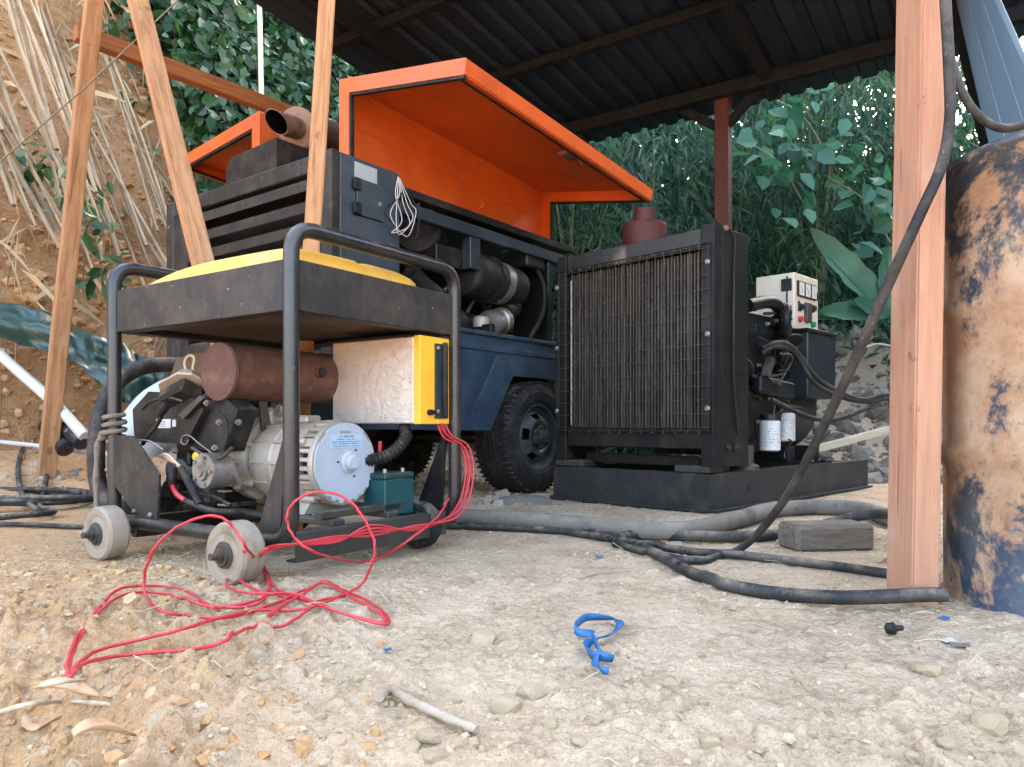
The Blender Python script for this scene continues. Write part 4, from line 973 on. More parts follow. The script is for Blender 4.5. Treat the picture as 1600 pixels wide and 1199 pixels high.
# engine
MB().box((-.30, .40, .30), (-.13, 1.06, .60), .03).build('gear_case', DARK, gs_)
MB().box((-.30, .40, .62), (-.17, .98, .93), .03).build('intake_manifold', DARK, gs_)
en = MB().box((-.70, .48, .42), (-.24, 1.10, .86), .03).build('engine_block', DARK, gs_)
MB().box((-.56, .42, .864), (-.16, 1.14, 1.0), .02).build('rocker_cover', GBLK, gs_)
MB().box((-.66, .50, .24), (-.28, 1.10, .418), .03).build('oil_pan', DARK, gs_)
MB().tube(smooth_path([rp_(1168, 478, x=-.12), rp_(1200, 472, x=-.12), rp_(1216, 480, x=-.12), rp_(1222, 500, x=-.12), rp_(1222, 545, x=-.14), rp_(1212, 580, x=-.2)], 7), .034, 16).build('intake_pipe', GBLK, gs_)
ac = rp_(1236, 503, x=-.10)
MB().lathe([(-.02, .09), (0, .10), (.02, .10), (.03, .09), (.033, .03)], ac+Vector((-.02, -.05, 0)), (.8, .45, 0), 30).build('air_cleaner', GBLK, gs_)
for k in range(12):
    a = k*math.pi/6; m4 = Matrix.Translation(ac+Vector((-.02, -.05, 0))) @ Vector((.8, .45, 0)).to_track_quat('Z', 'Y').to_matrix().to_4x4() @ Matrix.Rotation(a, 4, 'Z')
    MB().box((.03, -.006, .03), (.088, .006, .038), .001, m4).build('cleaner_rib', GBLK, gs_)
rnd = random.Random(5)
for k in range(26):
    u = rnd.uniform(1172, 1222); v = rnd.uniform(505, 640); p = rp_(u, v, x=-.16-rnd.random()*.06)
    if k % 3 == 0: MB().lathe([(0, .022), (.03, .022), (.03, .012), (.05, .012)], p, (1, rnd.uniform(-.4, .4), rnd.uniform(-.3, .3)), 10).build('fitting', DARK, gs_)
    elif k % 3 == 1: MB().box(p-Vector((.03, .03, .02)), p+Vector((.02, .03, .025)), .006).build('bracket', DARK, gs_)
    else:
        q = rp_(u+rnd.uniform(-25, 25), v+rnd.uniform(-40, 40), x=-.15)
        MB().tube(smooth_path([p, (p+q)/2+Vector((.05, 0, .02)), q], 6), .008, 8).build('fuel_line', RUBB if k % 2 else GALV, gs_)
MB().bar(rp_(1182, 600, x=-.10), rp_(1236, 612, x=-.10), .05, .09, bev=.01).build('pump_body', GBLK, gs_)
MB().bar(rp_(1196, 590, x=-.08), rp_(1204, 560, x=-.08), .035, .035).build('injection_pump', GALV, gs_)
MB().lathe([(0, .02), (.04, .02)], rp_(1207, 598, x=-.08), (1, 0, 0), 12).build('fitting', GALV, gs_)
for k in range(22):  # added bright metal fittings and loops that put highlights on the black engine
    u = rnd.uniform(1174, 1236); v = rnd.uniform(500, 690); p = rp_(u, v, x=-.125+rnd.random()*.03)
    if k % 2: MB().lathe([(0, .011), (.012, .011), (.012, .007), (.022, .007)], p, (1, rnd.uniform(-.5, .5), rnd.uniform(-.5, .5)), 8).build('highlight_fitting', STEEL if k % 4 == 1 else GALV, gs_)
    else:
        q = rp_(u+rnd.uniform(-30, 30), v+rnd.uniform(-45, 45), x=-.13); r2_ = rp_(u+rnd.uniform(-20, 20), v+rnd.uniform(20, 60), x=-.12)
        MB().tube(smooth_path([p, (p+q)/2+Vector((.035, 0, .02)), q, r2_], 6), rnd.uniform(.004, .009), 8).build('fuel_line', GALV if k % 4 else RUBB, gs_)
# spin-on filters
FILT = M('filter_can_white', (.55, .56, .56), .35, 0, (.45, .45, .44), 5, dust=.2, bump=.02)
for u, v, w_ in ((1203, 705, 30), (1227, 690, 27)):
    p = rp_(u, v, x=-.07 if u < 1210 else -.13); 
    fc = MB().lathe([(0, .04), (.006, .052), (.15, .052), (.158, .046)], p, (0, 0, 1), 26).build('spin_on_filter', FILT, gs_)
    MB().lathe([(.158, .05), (.19, .05)], p, (0, 0, 1), 26).build('filter_head', DARK, fc)
    pr = MB(); r2 = random.Random(int(u))
    for row in range(7):
        zz = p.z+.03+.014*row; a = R(-95)
        while a < R(0):
            da = r2.uniform(.05, .14)
            if r2.random() < .55:
                q = [Vector((p.x+.0524*math.cos(t), p.y+.0524*math.sin(t), zz+h)) for t, h in ((a, 0), (a+da, 0), (a+da, .004), (a, .004))]
                pr.add(q, [(0, 1, 2, 3)])
            a += da+.05
    pr.build('filter_print', PRINT, fc)
# alternator
AX = -.46
al = MB().lathe([(1.08, .20), (1.10, .265), (1.16, .27), (1.165, .255), (1.20, .255), (1.205, .27), (1.60, .27), (1.64, .25), (1.70, .2), (1.71, .05)], (AX, 0, .50), (0, 1, 0), 48).build('alternator', M('alternator_dark', (.012, .016, .021), .4, 0, (.022, .027, .032), 6, dust=.2, spec=.3), gs_)
MB().lathe([(1.165, .258), (1.20, .258)], (AX, 0, .50), (0, 1, 0), 48).build('vent_band', DARK, al)
for k in range(48):
    a = 2*math.pi*k/48; m4 = Matrix.Translation((AX, 1.1825, .50)) @ Matrix.Rotation(a, 4, 'Y')
    MB().box((-.006, -.0165, .256), (.006, .0165, .274), .001, m4).build('vent_bar', GBLK, al)
for y in (1.18, 1.52):
    MB().box((AX-.24, y, .18), (AX+.28, y+.09, .27), .004).build('alternator_foot', GBLK, al)
pp_ = rp_(1230, 668, x=-.2)
MB().box((AX+.245, 1.30, .56), (AX+.262, 1.38, .65), .002).build('rating_label', WHITE, al)
MB().box((-.40, 1.22, .55), (-.085, 1.62, .925), .006).build('terminal_box', MATS['alternator_dark'], gs_)
MB().box((-.41, 1.21, .926), (-.075, 1.63, .945), .003).build('terminal_lid', GBLK, gs_)
# control cabinet
CREM = M('cream_cabinet', (.56, .50, .40), .45, 0, (.48, .42, .34), 5, dust=.2, bump=.03)
x0, x1 = rp_(1181, 430, y=1.20).x, -.155
cab = MB().box((x0, 1.20, .947), (x1, 1.53, 1.268), .004).build('control_cabinet', CREM, gs_)
X = x1+.001
def pan(u, v): return rp_(u, v, x=x1)
for k in range(3):
    y0 = 1.235+k*.085; gz = 1.135
    ga = MB().box((X-.003, y0, gz), (X+.012, y0+.08, gz+.09), .002).build('gauge', BLK, cab)
    MB().box((X+.012, y0+.008, gz+.008), (X+.0135, y0+.072, gz+.082)).build('gauge_face', WHITE, ga)
    MB().bar((X+.014, y0+.05, gz+.02), (X+.014, y0+.025, gz+.06), .003, .001).build('needle', PRINT, ga)
for y, z in ((1.275, 1.075), (1.45, 1.085), (1.50, 1.165)):
    kb = MB().lathe([(0, .024), (.006, .024), (.006, .018), (.02, .016)], (X, y, z), (1, 0, 0), 18).build('knob', BLK, cab)
MB().box((X-.002, 1.25, 1.05), (X+.006, 1.262, 1.11), .001).build('knob_plate', BLK, cab)
MB().box((X, 1.33, .995), (X+.02, 1.40, 1.11), .004).build('breaker', GALV, cab)
MB().lathe([(0, .018), (.02, .016)], (X, 1.265, 1.005), (1, 0, 0), 18).build('stop_button', M('red_button', (.5, .02, .03), .4, bump=0), cab)
MB().lathe([(0, .018), (.02, .016)], (X, 1.44, .99), (1, 0, 0), 18).build('start_button', M('green_button', (.0, .2, .06), .4, bump=0), cab)
MB().box((x1-.075, 1.193, 1.165), (x1-.012, 1.199, 1.235), .002).build('lock_plate', BLK, cab)
MB().box((x1-.044, 1.194, .95), (x1-.036, 1.199, 1.25), .001).build('door_edge', BLK, cab)
# output cables
MB().tube(smooth_path([rp_(1190, 545, x=-.08), rp_(1215, 536, x=-.04), rp_(1240, 545, x=.0), rp_(1275, 590, x=.06), W(0,0,1)*0+rp_(1310, 612, x=.12), rp_(1350, 625, x=.2), rp_(1392, 618, x=.3), rp_(1392, 620, x=.3)+Vector((.25, .1, -.1)), rp_(1392, 620, x=.3)+Vector((.5, .2, -.38)), rp_(1392, 620, x=.3)+Vector((.8, .3, -.46))], 7), .014, 10).build('output_cable', RUBB, gs_)
MB().tube(smooth_path([rp_(1190, 552, x=-.08), rp_(1212, 542, x=-.04), rp_(1242, 552, x=.0), rp_(1270, 596, x=.06), rp_(1308, 618, x=.12), rp_(1350, 628, x=.2), rp_(1392, 624, x=.3), rp_(1392, 620, x=.3)+Vector((.25, .1, -.1)), rp_(1392, 620, x=.3)+Vector((.5, .2, -.38)), rp_(1392, 620, x=.3)+Vector((.8, .3, -.46))], 7), .012, 10).build('output_cable', RUBB, gs_)
MB().tube(smooth_path([rp_(1205, 625, x=-.08), rp_(1235, 640, x=-.02), rp_(1275, 655, x=.05), rp_(1310, 655, x=.12), rp_(1350, 640, x=.2), rp_(1392, 622, x=.3), rp_(1392, 620, x=.3)+Vector((.25, .1, -.1)), rp_(1392, 620, x=.3)+Vector((.5, .2, -.38)), rp_(1392, 620, x=.3)+Vector((.8, .3, -.46))], 7), .013, 10).build('output_cable', RUBB, gs_)
for y in (1.12, 1.35): MB().lathe([(0, .03), (.018, .03), (.024, .02)], (-.035, y, .178), (0, 0, 1), 16).build('anti_vibration_mount', RUBB, gs_)
MB().lathe([(0, .06), (.02, .06), (.03, .035), (.12, .035)], (-.06, .45, .178), (0, 0, 1), 18).build('anti_vibration_mount', GALV, gs_)

# ================================================================== hoses, cables, litter on the ground
def GP(u, v, r=0.0):                  # pixel on the real (uneven) ground, lifted by r
    p = G(u, v, r)
    for _ in range(4): p = G(u, v, r+gz1(p.x, p.y))
    return p
HOSE = M('dusty_black_hose', (.016, .016, .017), .6, 0, (.055, .05, .046), 7, lo=.42, hi=.62, dust=.8, bump=.3, spec=.25)
PALEH = M('dust_covered_hose', (.16, .135, .11), .85, 0, (.07, .062, .053), 4, lo=.5, hi=.66, dust=.6, bump=.4)
def hose(name, label, pts, r, mat=HOSE, cat='hose', seg=12, n=8, wob=0.0):
    p = smooth_path(pts, n)
    g = ground_z(np.array([q.x for q in p]), np.array([q.y for q in p])); p = [Vector((q.x, q.y, max(q.z, float(h)+r*.85))) for q, h in zip(p, g)]
    if wob: p = [q+Vector((0, wob*math.sin(i*.35+len(label)), 0)) for i, q in enumerate(p)]
    o = MB().tube(p, r, seg).build(name, mat); return tag(o, label, cat)
def gpts(lst, r): return [GP(u, v, r) if len(q) == 0 else W(u, v, q[0]) for u, v, *q in lst]
hose('thick_hose', 'thick dust coated hose lying along the front of the steel skid', gpts([(640, 798), (700, 806), (800, 812), (900, 820), (1000, 828), (1080, 828), (1150, 812), (1210, 796), (1290, 793), (1345, 796), (1400, 812)], .034), .033, PALEH, wob=.004)
hose('black_hose', 'black hose curving across the dirt to the foot of the thick timber post', gpts([(660, 812), (730, 817), (830, 822), (915, 830), (980, 848), (1030, 868), (1080, 895), (1140, 915), (1220, 928), (1300, 934, 1.585), (1380, 932, 1.57), (1440, 930, 1.565), (1478, 929, 1.56)], .0165), .0155, HOSE, wob=.002)
hose('black_hose', 'thin black hose running right behind the foot of the thick timber post', gpts([(690, 822), (850, 828), (930, 838), (1000, 850), (1080, 862), (1160, 868), (1240, 877), (1320, 887), (1400, 898)], .0135), .0125, HOSE, wob=.003)
hose('black_hose', 'black hose arching over the grey timber block beside the post', gpts([(965, 842), (1000, 836), (1100, 838), (1180, 838), (1240, 832, 2.5), (1300, 817, 2.5), (1350, 805, 2.5), (1400, 802, 2.5)], .02), .0185, HOSE, wob=.003)
hose('black_hose', 'black hose hanging from the post top and slanting down to the ground', gpts([(1470, -120, 1.56), (1477, 0, 1.555), (1483, 110, 1.55), (1484, 190, 1.55), (1470, 262, 1.55), (1440, 330, 1.555), (1390, 440, 1.6), (1330, 575, 1.72), (1268, 705, 1.9), (1225, 782, 2.03), (1180, 838, 2.14), (1140, 866, 2.2), (1090, 876), (1030, 868), (960, 850)], .0125), .0115, HOSE)
hose('black_hose', 'black hose looping in the air above the blue drum', [Vector((1.38, 2.3, 3.0)), Vector((1.37, 2.3, 2.3)), W(1478, 40, 2.3), W(1492, 110, 2.3), (W(1515, 165, 2.3)), W(1555, 198, 2.3), W(1600, 195, 2.3), W(1640, 160, 2.3), W(1670, 60, 2.35), Vector((1.62, 2.5, 2.4)), Vector((1.5, 2.6, 2.98))], .013, HOSE)
hose('black_hose', 'thick black hose looping outside the left end of the portable generator', [W(330, 575, 2.75), W(265, 570, 2.68), W(215, 577, 2.6), W(177, 605, 2.55), W(156, 655, 2.52), W(150, 715, 2.5), W(157, 768, 2.5), W(185, 790, 2.5), W(260, 792, 2.65), W(330, 790, 2.9)], .028, HOSE)
hose('air_hose', 'single dark hose trailing along the ground under the cable coil', gpts([(-40, 818), (40, 820), (130, 824), (215, 830)], .010), .0095, HOSE)
# coil of cables at the left
pts = []; rnd = random.Random(4); cc = G(30, 785, .02); cc.x -= .12
for k in range(7*26):
    a = k/26*2*math.pi; rx = .46+.05*math.sin(k*.043)+.08*rnd.random()*0+.05*math.sin(k*.21); ry = .24+.05*math.cos(k*.06)
    lay = k/26
    pts.append(cc+Vector((rx*math.cos(a)+.03*math.sin(lay*2.3), ry*math.sin(a)+.04*math.cos(lay*1.7), .008+.011*(lay % 3)+.004*math.sin(3*a)+.03*max(0, math.sin(a))*.6)))
cb_ = MB().tube(pts, .0125, 8).build('cable_coil', HOSE); tag(cb_, 'coil of black cable on the ground at the far left', 'cable')
hose('black_cable', 'kinked black cable end sticking out of the cable coil', gpts([(60, 800), (28, 770), (45, 752), (75, 760), (62, 790), (84, 800), (30, 806), (-30, 812)], .03), .0125, HOSE, 'cable')
hose('white_pipe', 'white plastic pipe sloping down the bank at the far left', [W(-30, 528, 4.25), W(40, 590, 4.15), W(90, 635, 4.08), W(132, 682, 4.0)], .03, WHITE, 'pipe')
hose('white_pipe', 'thin pale pipe lying level behind the leaning left post', [W(-30, 688, 4.3), W(60, 697, 4.25), W(140, 708, 4.2), W(230, 716, 4.2)], .013, WHITE, 'pipe')
BOTM = M('black_shiny_plastic', (.012, .013, .016), .18, 0, None, dust=.25, bump=.3, bsc=40)
for (a, b_, lb) in (((98, 662, 4.12), (130, 694, 4.02), 'shiny black plastic bottle lying below the white pipe'), ((66, 660, 4.2), (104, 704, 4.05), 'shiny black plastic bottle lying behind the leaning left post')):
    A, B = W(*a), W(*b_); d = (B-A).normalized(); L = (B-A).length
    tag(MB().lathe([(0, .012), (.02, .014), (.045, .042), (L*.45, .045), (L*.5, .041), (L*.56, .045), (L-.01, .045), (L, .03)], A, d, 20).build('plastic_bottle', BOTM), lb, 'bottle')
# green tarpaulin
TARP = M('green_tarpaulin', (.003, .032, .026), .33, 0, (.004, .046, .038), 5, dust=.08, bump=.25, bsc=30)
upp = smooth_path([W(-40, 470, 4.5), W(60, 488, 4.42), W(110, 505, 4.38), W(160, 528, 4.3), W(205, 548, 4.25), W(255, 570, 4.2)], 10)
low = smooth_path([W(-40, 515, 4.2), W(60, 540, 4.08), W(110, 570, 4.02), W(160, 604, 3.95), W(210, 628, 3.9), W(255, 628, 3.9)], 10)
vv = []; nn_ = 14
for i, (a, b_) in enumerate(zip(upp, low)):
    for j in range(nn_+1):
        t = j/nn_; p = a.lerp(b_, t)
        w_ = .05*math.sin(t*9+i*.22)+.06*(mnoise.noise(Vector((i*.16, t*3.1, 2))))+.03*mnoise.noise(Vector((i*.5, t*6, 9)))
        vv.append(p+Vector((.5, -.8, .3))*(w_+.05*math.sin(t*3.14)))
tp = MB().add(vv, [(i*(nn_+1)+j, (i+1)*(nn_+1)+j, (i+1)*(nn_+1)+j+1, i*(nn_+1)+j+1) for i in range(len(upp)-1) for j in range(nn_)], True)
tpo = tp.build('tarpaulin', TARP); tag(tpo, 'crumpled dark green tarpaulin draped over the bank at the left', 'tarpaulin')
so = tpo.modifiers.new('thickness', 'SOLIDIFY'); so.thickness = .004
# white bag
vv = []; 
for i in range(17):
    for j in range(11):
        a = i/16*math.pi*2; h = j/10
        r_ = .16*math.sin(math.pi*min(1, h*.9+.12))**.6*(1+.18*mnoise.noise(Vector((math.cos(a)*1.5, math.sin(a)*1.5, h*3))))
        vv.append((1.1*r_*math.cos(a)*(1-.3*h), .7*r_*math.sin(a), h*.33))
vv = [Vector(p) for p in vv]
c0 = W(222, 690, 2.95)
bg_ = MB().add([p+c0+Vector((p.z*.4, 0, -.06)) for p in vv], [(i*11+j, (i+1)*11+j, (i+1)*11+j+1, i*11+j+1) for i in range(16) for j in range(10)], True).build('plastic_sack', M('white_sack', (.40, .44, .47), .5, 0, (.32, .35, .38), 6, dust=.15, bump=.3, bsc=20))
tag(bg_, 'white plastic sack slumped behind the generator engine', 'sack')
# timber / concrete blocks
CONC = M('grey_concrete', (.15, .13, .11), .9, 0, (.09, .08, .07), 9, dust=.5, bump=.5, bsc=60)
a = G(1215, 866); b2 = G(1366, 862)
o = MB().bar(a+Vector((.05, .06, .045)), b2+Vector((-.01, .05, .045)), .13, .085, bev=.012).build('timber_block', wood('old_block_wood', (.16, .125, .095), (.085, .066, .05), 0, (.24, .2, .16))); tag(o, 'grey weathered block lying under the black hose beside the post', 'block')
ch_ = G(818, 792); vv = []
for i in range(25):
    for j in range(7):
        a = i/24*2*math.pi; h = j/6; r_ = math.cos(h*math.pi/2)**.5
        k = 1+.15*mnoise.noise(Vector((math.cos(a), math.sin(a), h*2)))
        vv.append(Vector((.17*r_*math.cos(a)*k, .09*r_*math.sin(a)*k, .055*h)))
o = MB().add([v+ch_+Vector((.0, .12, -.005)) for v in vv], [(i*7+j, (i+1)*7+j, (i+1)*7+j+1, i*7+j+1) for i in range(24) for j in range(6)], True).build('wheel_chock', CONC); tag(o, 'flat grey stone wedged before the big compressor tyre', 'stone')
PALEW = wood('pale_pole', (.5, .42, .3), (.38, .3, .2), 2)
timber('wooden_pole', 'pale wooden pole lying on the rubble behind the generator skid', W(1270, 703, 5.2), W(1420, 664, 5.6), .05, .05, PALEW, 0, 'pole')
hose('white_pipe', 'thin white pipe crossing the dirt heap behind the generator', [W(1340, 552, 6.6), W(1355, 542, 6.6), W(1375, 538, 6.6), W(1410, 545, 6.6)], .008, WHITE, 'pipe')
timber('wooden_pole', 'pale wooden pole on the far ground seen under the compressor', W(560, 735, 5.8), W(760, 716, 6.0), .06, .05, PALEW, 0, 'pole')
timber('wooden_pole', 'stubby pale timber on the far ground left of the compressor tyre', W(590, 752, 5.0), W(720, 741, 5.2), .07, .07, PALEW, 0, 'pole')
# red wire
def C8(x, y): return 60+x/2.5034, 720+y/2.5034
def strand(lst, n=6):
    out = []
    for q in lst:
        u, v = C8(q[0], q[1])
        if len(q) > 2: out.append(W(u, v, q[2]))
        else: out.append(GP(u, v, .012+.012*max(0, min(1, (420-u)/200))))
    p = smooth_path(out, n); g = ground_z(np.array([q.x for q in p]), np.array([q.y for q in p]))
    return [Vector((q.x, q.y, max(q.z, float(h)+.0045)))+Vector((.0012*math.sin(i*1.9), .0012*math.cos(i*1.3), 0)) for i, (q, h) in enumerate(zip(p, g))]
rw = thing('red_wire', 'tangle of thin red wire spilling from the yellow control box onto the dirt', 'wire', (-.5, 1.55, 0), 0)
off = Vector((-.5, 1.55, 0))
def wstr(pts, r=.0033): MB().tube([p-off for p in pts], r, 6).build('wire_strand', REDW, rw)
gw = GEN.world
start = [gw((-.012, .60, .40)), gw((.0, .62, .36)), gw((.018, .675, .33)), gw((.03, .69, .28)), gw((.034, .685, .22)), gw((.03, .66, .15)), gw((.035, .58, .105))]
for k in range(4):
    j = .006*k
    wstr(smooth_path([p+Vector((j*(1 if k % 2 else -.6), -.004*k, .004*math.sin(k*2+i))) for i, p in enumerate(start)]+[gw((.03, .42, .085+.004*k)), gw((.03, .25, .12-.01*k)), gw((.03, .12, .09+.005*k)), W(*C8(940, 330+3*k), 1.80), W(*C8(880, 355+3*k), 1.76), GP(*C8(840, 395+3*k), .012)], 6))
wstr(strand([(850, 380), (800, 395), (740, 460), (745, 495), (800, 515), (890, 520), (1000, 520), (1090, 560), (1200, 600), (1350, 640), (1365, 610), (1300, 555), (1180, 500), (1120, 472), (1060, 500), (960, 545), (840, 590), (720, 615), (600, 608), (490, 590), (430, 545), (412, 470, 1.62), (450, 350, 1.60), (540, 262, 1.60), (650, 218, 1.60), (720, 225, 1.60), (770, 270, 1.61), (820, 350, 1.62), (870, 410), (905, 480), (880, 545), (800, 572), (680, 572)]))
wstr(strand([(860, 390), (890, 430), (912, 480), (960, 520), (1080, 560), (1200, 600), (1340, 632), (1352, 612), (1250, 550), (1120, 478), (1040, 520), (930, 580), (900, 608)]))
wstr(strand([(670, 572), (600, 520), (520, 495), (410, 490), (310, 505), (230, 585), (145, 700), (112, 800), (125, 846), (150, 800), (235, 742), (400, 700), (560, 660), (700, 618), (850, 585), (1000, 585), (1080, 568), (1180, 530), (1262, 485), (1305, 400, 1.70), (1312, 310, 1.70), (1240, 180, 1.70), (1150, 127, 1.70), (1050, 132, 1.70), (983, 185, 1.70), (976, 250, 1.70), (1015, 315, 1.70), (1100, 365, 1.74), (1250, 398), (1330, 385), (1450, 310, 2.05), (1560, 220, 2.2), (1605, 150, 2.3)]))
wstr(strand([(690, 578), (560, 540), (480, 520), (390, 515), (310, 535), (230, 600), (150, 720), (118, 815), (126, 846), (185, 790), (360, 758), (600, 738), (720, 710), (820, 655), (960, 645), (1060, 580), (1110, 545), (1200, 530)]))
wstr(strand([(700, 576), (860, 545), (900, 500), (880, 430), (830, 385), (800, 350, 1.66)]))
wstr(strand([(760, 420), (780, 460), (860, 510), (960, 535), (940, 580), (910, 605)]))
# blue strap and scraps
def CB(x, y): return 640+x/2.6125, 740+y/2.6125
BLUE = M('blue_webbing', (.004, .105, .28), .55, 0, (.01, .14, .34), 30, dust=.12, bump=.3, bsc=400)
bs = thing('blue_strap', 'twisted blue webbing strap lying on the foreground dirt', 'strap', GP(*CB(760, 690)), 0)
boff = GP(*CB(760, 690))
def ribbon(lst, w_, twist):
    p = smooth_path([GP(*CB(x, y), .008+dz) for x, y, dz in lst], 6); vs_ = []; n_ = len(p)
    for i, q in enumerate(p):
        t = (p[min(i+1, n_-1)]-p[max(i-1, 0)]).normalized(); s_ = t.cross(Vector((0, 0, 1))).normalized(); a = twist(i/n_)
        d = s_*math.cos(a)+Vector((0, 0, 1))*math.sin(a); nr = d.cross(t).normalized()*.0012
        vs_ += [q-boff+d*w_/2+nr, q-boff-d*w_/2+nr, q-boff-d*w_/2-nr, q-boff+d*w_/2-nr]
    fs = []
    for i in range(n_-1):
        for k in range(4): fs.append((i*4+k, i*4+(k+1) % 4, (i+1)*4+(k+1) % 4, (i+1)*4+k))
    MB().add(vs_, fs, True).build('webbing', BLUE, bs)
ribbon([(750, 655, .005), (690, 648, .004), (676, 625, .012), (720, 588, .012), (790, 588, .006), (845, 598, .004), (858, 618, .008), (825, 655, .006), (765, 672, .004), (730, 690, .004), (722, 715, .004), (745, 740, .004), (790, 748, .004), (832, 756, .004)], .015, lambda t: .5+1.1*math.sin(t*9))
ribbon([(745, 660, .008), (765, 700, .008), (780, 730, .008), (762, 748, .008), (758, 775, .004), (780, 800, .002), (812, 806, .002)], .012, lambda t: .6+1.2*math.sin(t*7+1))
def scrap(name, label, u, v, w_, h_, rz, mat, cat='scrap', th=.003):
    p = GP(u, v, .003); mb = MB(); bm = bmesh.new()
    q = [(-w_/2, -h_/2), (w_*.4, -h_*.55), (w_/2, h_*.3), (w_*.05, h_/2), (-w_*.45, h_*.42)]
    mb.prism([(x*math.cos(rz)-y*math.sin(rz)+p.x, x*math.sin(rz)+y*math.cos(rz)+p.y, p.z+.005*abs(x)/w_) for x, y in q], (0, 0, th))
    return tag(mb.build(name, mat), label, cat)
scrap('plastic_scrap', 'small blue plastic scrap lying below the black hoses', 936, 871, .026, .014, .2, BLUE)
scrap('plastic_scrap', 'tiny blue scrap by the foot of the drum', 1474, 968, .02, .016, .6, BLUE)
scrap('paper_scrap', 'small white paper scrap on the dirt below the drum', 1480, 1003, .026, .02, .3, WHITE)
scrap('plastic_scrap', 'dark grey flat scrap on the dirt below the drum', 1500, 1010, .034, .02, -.2, CONC)
scrap('plastic_scrap', 'tiny blue scrap at the left of the flat stone', 606, 1018, .012, .008, .9, BLUE)
p = GP(1383, 983, .012)
o = MB().lathe([(0, .006), (.004, .011), (.016, .012), (.02, .006), (.03, .005), (.032, .003)], p, (.7, -.5, .2), 12).build('black_bung', RUBB); tag(o, 'small black bung lying in front of the thick post', 'bung')
# sticks
STICK = wood('grey_stick', (.33, .25, .17), (.22, .15, .1), 0, (.45, .38, .3))
def stick(label, lst, r, mat=STICK, name='stick'):
    p = smooth_path([GP(u, v, .006+dz) for u, v, dz in lst], 6)
    o = MB().tube(p, [r*(1-.35*i/len(p))*(1+.12*math.sin(i*1.7)) for i in range(len(p))], 8).build(name, mat); return tag(o, label, 'stick')
stick('broken grey stick lying in the foreground below the red wire', [(592, 1088, .004), (610, 1078, .008), (640, 1094, .006), (690, 1118, .004), (745, 1140, .002)], .0085)
stick('curved pale stick at the bottom left edge of the dirt', [(-30, 1122, .05), (40, 1102, .06), (100, 1096, .06), (170, 1100, .04)], .0045, PALEW)
stick('short pale split stick under the red wire loop at left', [(68, 1071, .04), (100, 1066, .04), (133, 1062, .035)], .003, PALEW)
stick('thin twig on the dirt left of the black hose', [(905, 905, 0), (935, 897, 0), (985, 893, 0)], .002)
stick('thin dark twig on the bare dirt at bottom right', [(1236, 1048, 0), (1250, 1066, 0), (1270, 1088, 0)], .0016)
stick('long thin dark twig on the pale dirt below the wire tangle', [(345, 1120, 0), (372, 1092, 0), (390, 1075, 0)], .0018)
HUSK = M('dry_husk', (.5, .32, .18), .8, 0, (.42, .22, .1), 12, bump=.4, stretch=(1, 6, 1))
def husk(label, u, v, L, w_, rz, curl, lift):
    p0 = GP(u, v, .012+lift); vv = []
    for i in range(9):
        for j in range(5):
            t = i/8; s_ = j/4*2-1; ww = w_*math.sin(math.pi*(t*.85+.12))**.7
            x = (t-.5)*L; y = s_*ww; z = curl*(s_*s_)*ww+.02*math.sin(t*3+1)*curl
            vv.append(Vector((p0.x+x*math.cos(rz)-y*math.sin(rz), p0.y+x*math.sin(rz)+y*math.cos(rz), p0.z+z)))
    o = MB().add(vv, [(i*5+j, (i+1)*5+j, (i+1)*5+j+1, i*5+j+1) for i in range(8) for j in range(4)], True).build('bamboo_husk', HUSK)
    so = o.modifiers.new('thickness', 'SOLIDIFY'); so.thickness = .0015
    return tag(o, label, 'husk')
husk('broad orange dry husk below the curved stick at bottom left', 78, 1135, .075, .035, 1.4, .5, .02)
husk('narrow pale dry husk standing by the hole at bottom left', 165, 1150, .07, .014, .9, .7, .015)
husk('pale dry husk below the red wire end at left', 106, 1082, .08, .016, .15, .5, .02)

# ------------------------------------------------------------------ stones and clods
STONE = clodmat('pale_stone', [(.38, .25, .135), (.44, .31, .18), (.50, .38, .25)])
def rock_mesh(seed, sub=2, flat=.6):
    bm = bmesh.new(); bmesh.ops.create_icosphere(bm, subdivisions=sub, radius=1)
    for q in bm.verts:
        k = q.co.copy()
        d = 1+.34*mnoise.noise(k*1.1+Vector((seed*3.1, 0, seed)))+.16*mnoise.noise(k*2.7+Vector((0, seed, 3)))
        q.co = k*d
        for ax_ in range(3):                                  # facet it
            m_ = .8+.14*math.sin(seed*1.7+ax_*2)
            q.co[ax_] = max(-m_, min(m_, q.co[ax_]))
        q.co.z *= flat
    me = bpy.data.meshes.new('stone'); bm.to_mesh(me); bm.free(); me.materials.append(STONE); return me
RM = [rock_mesh(s, 2, .5+.08*(s % 4)) for s in range(9)]
def stone(u, v, px, label, group=None, seed=0):
    p = GP(u, v+px*.12, 0); r_ = px/F_PX*p.y*.62
    o = bpy.data.objects.new('stone', RM[seed % 9]); COL.objects.link(o)
    o.location = (p.x, p.y, p.z+r_*.06); o.scale = (r_, r_*.85, r_); o.rotation_euler = (.15*math.sin(seed), .2*math.cos(seed*2), seed*1.3)
    return tag(o, label, 'stone', group)
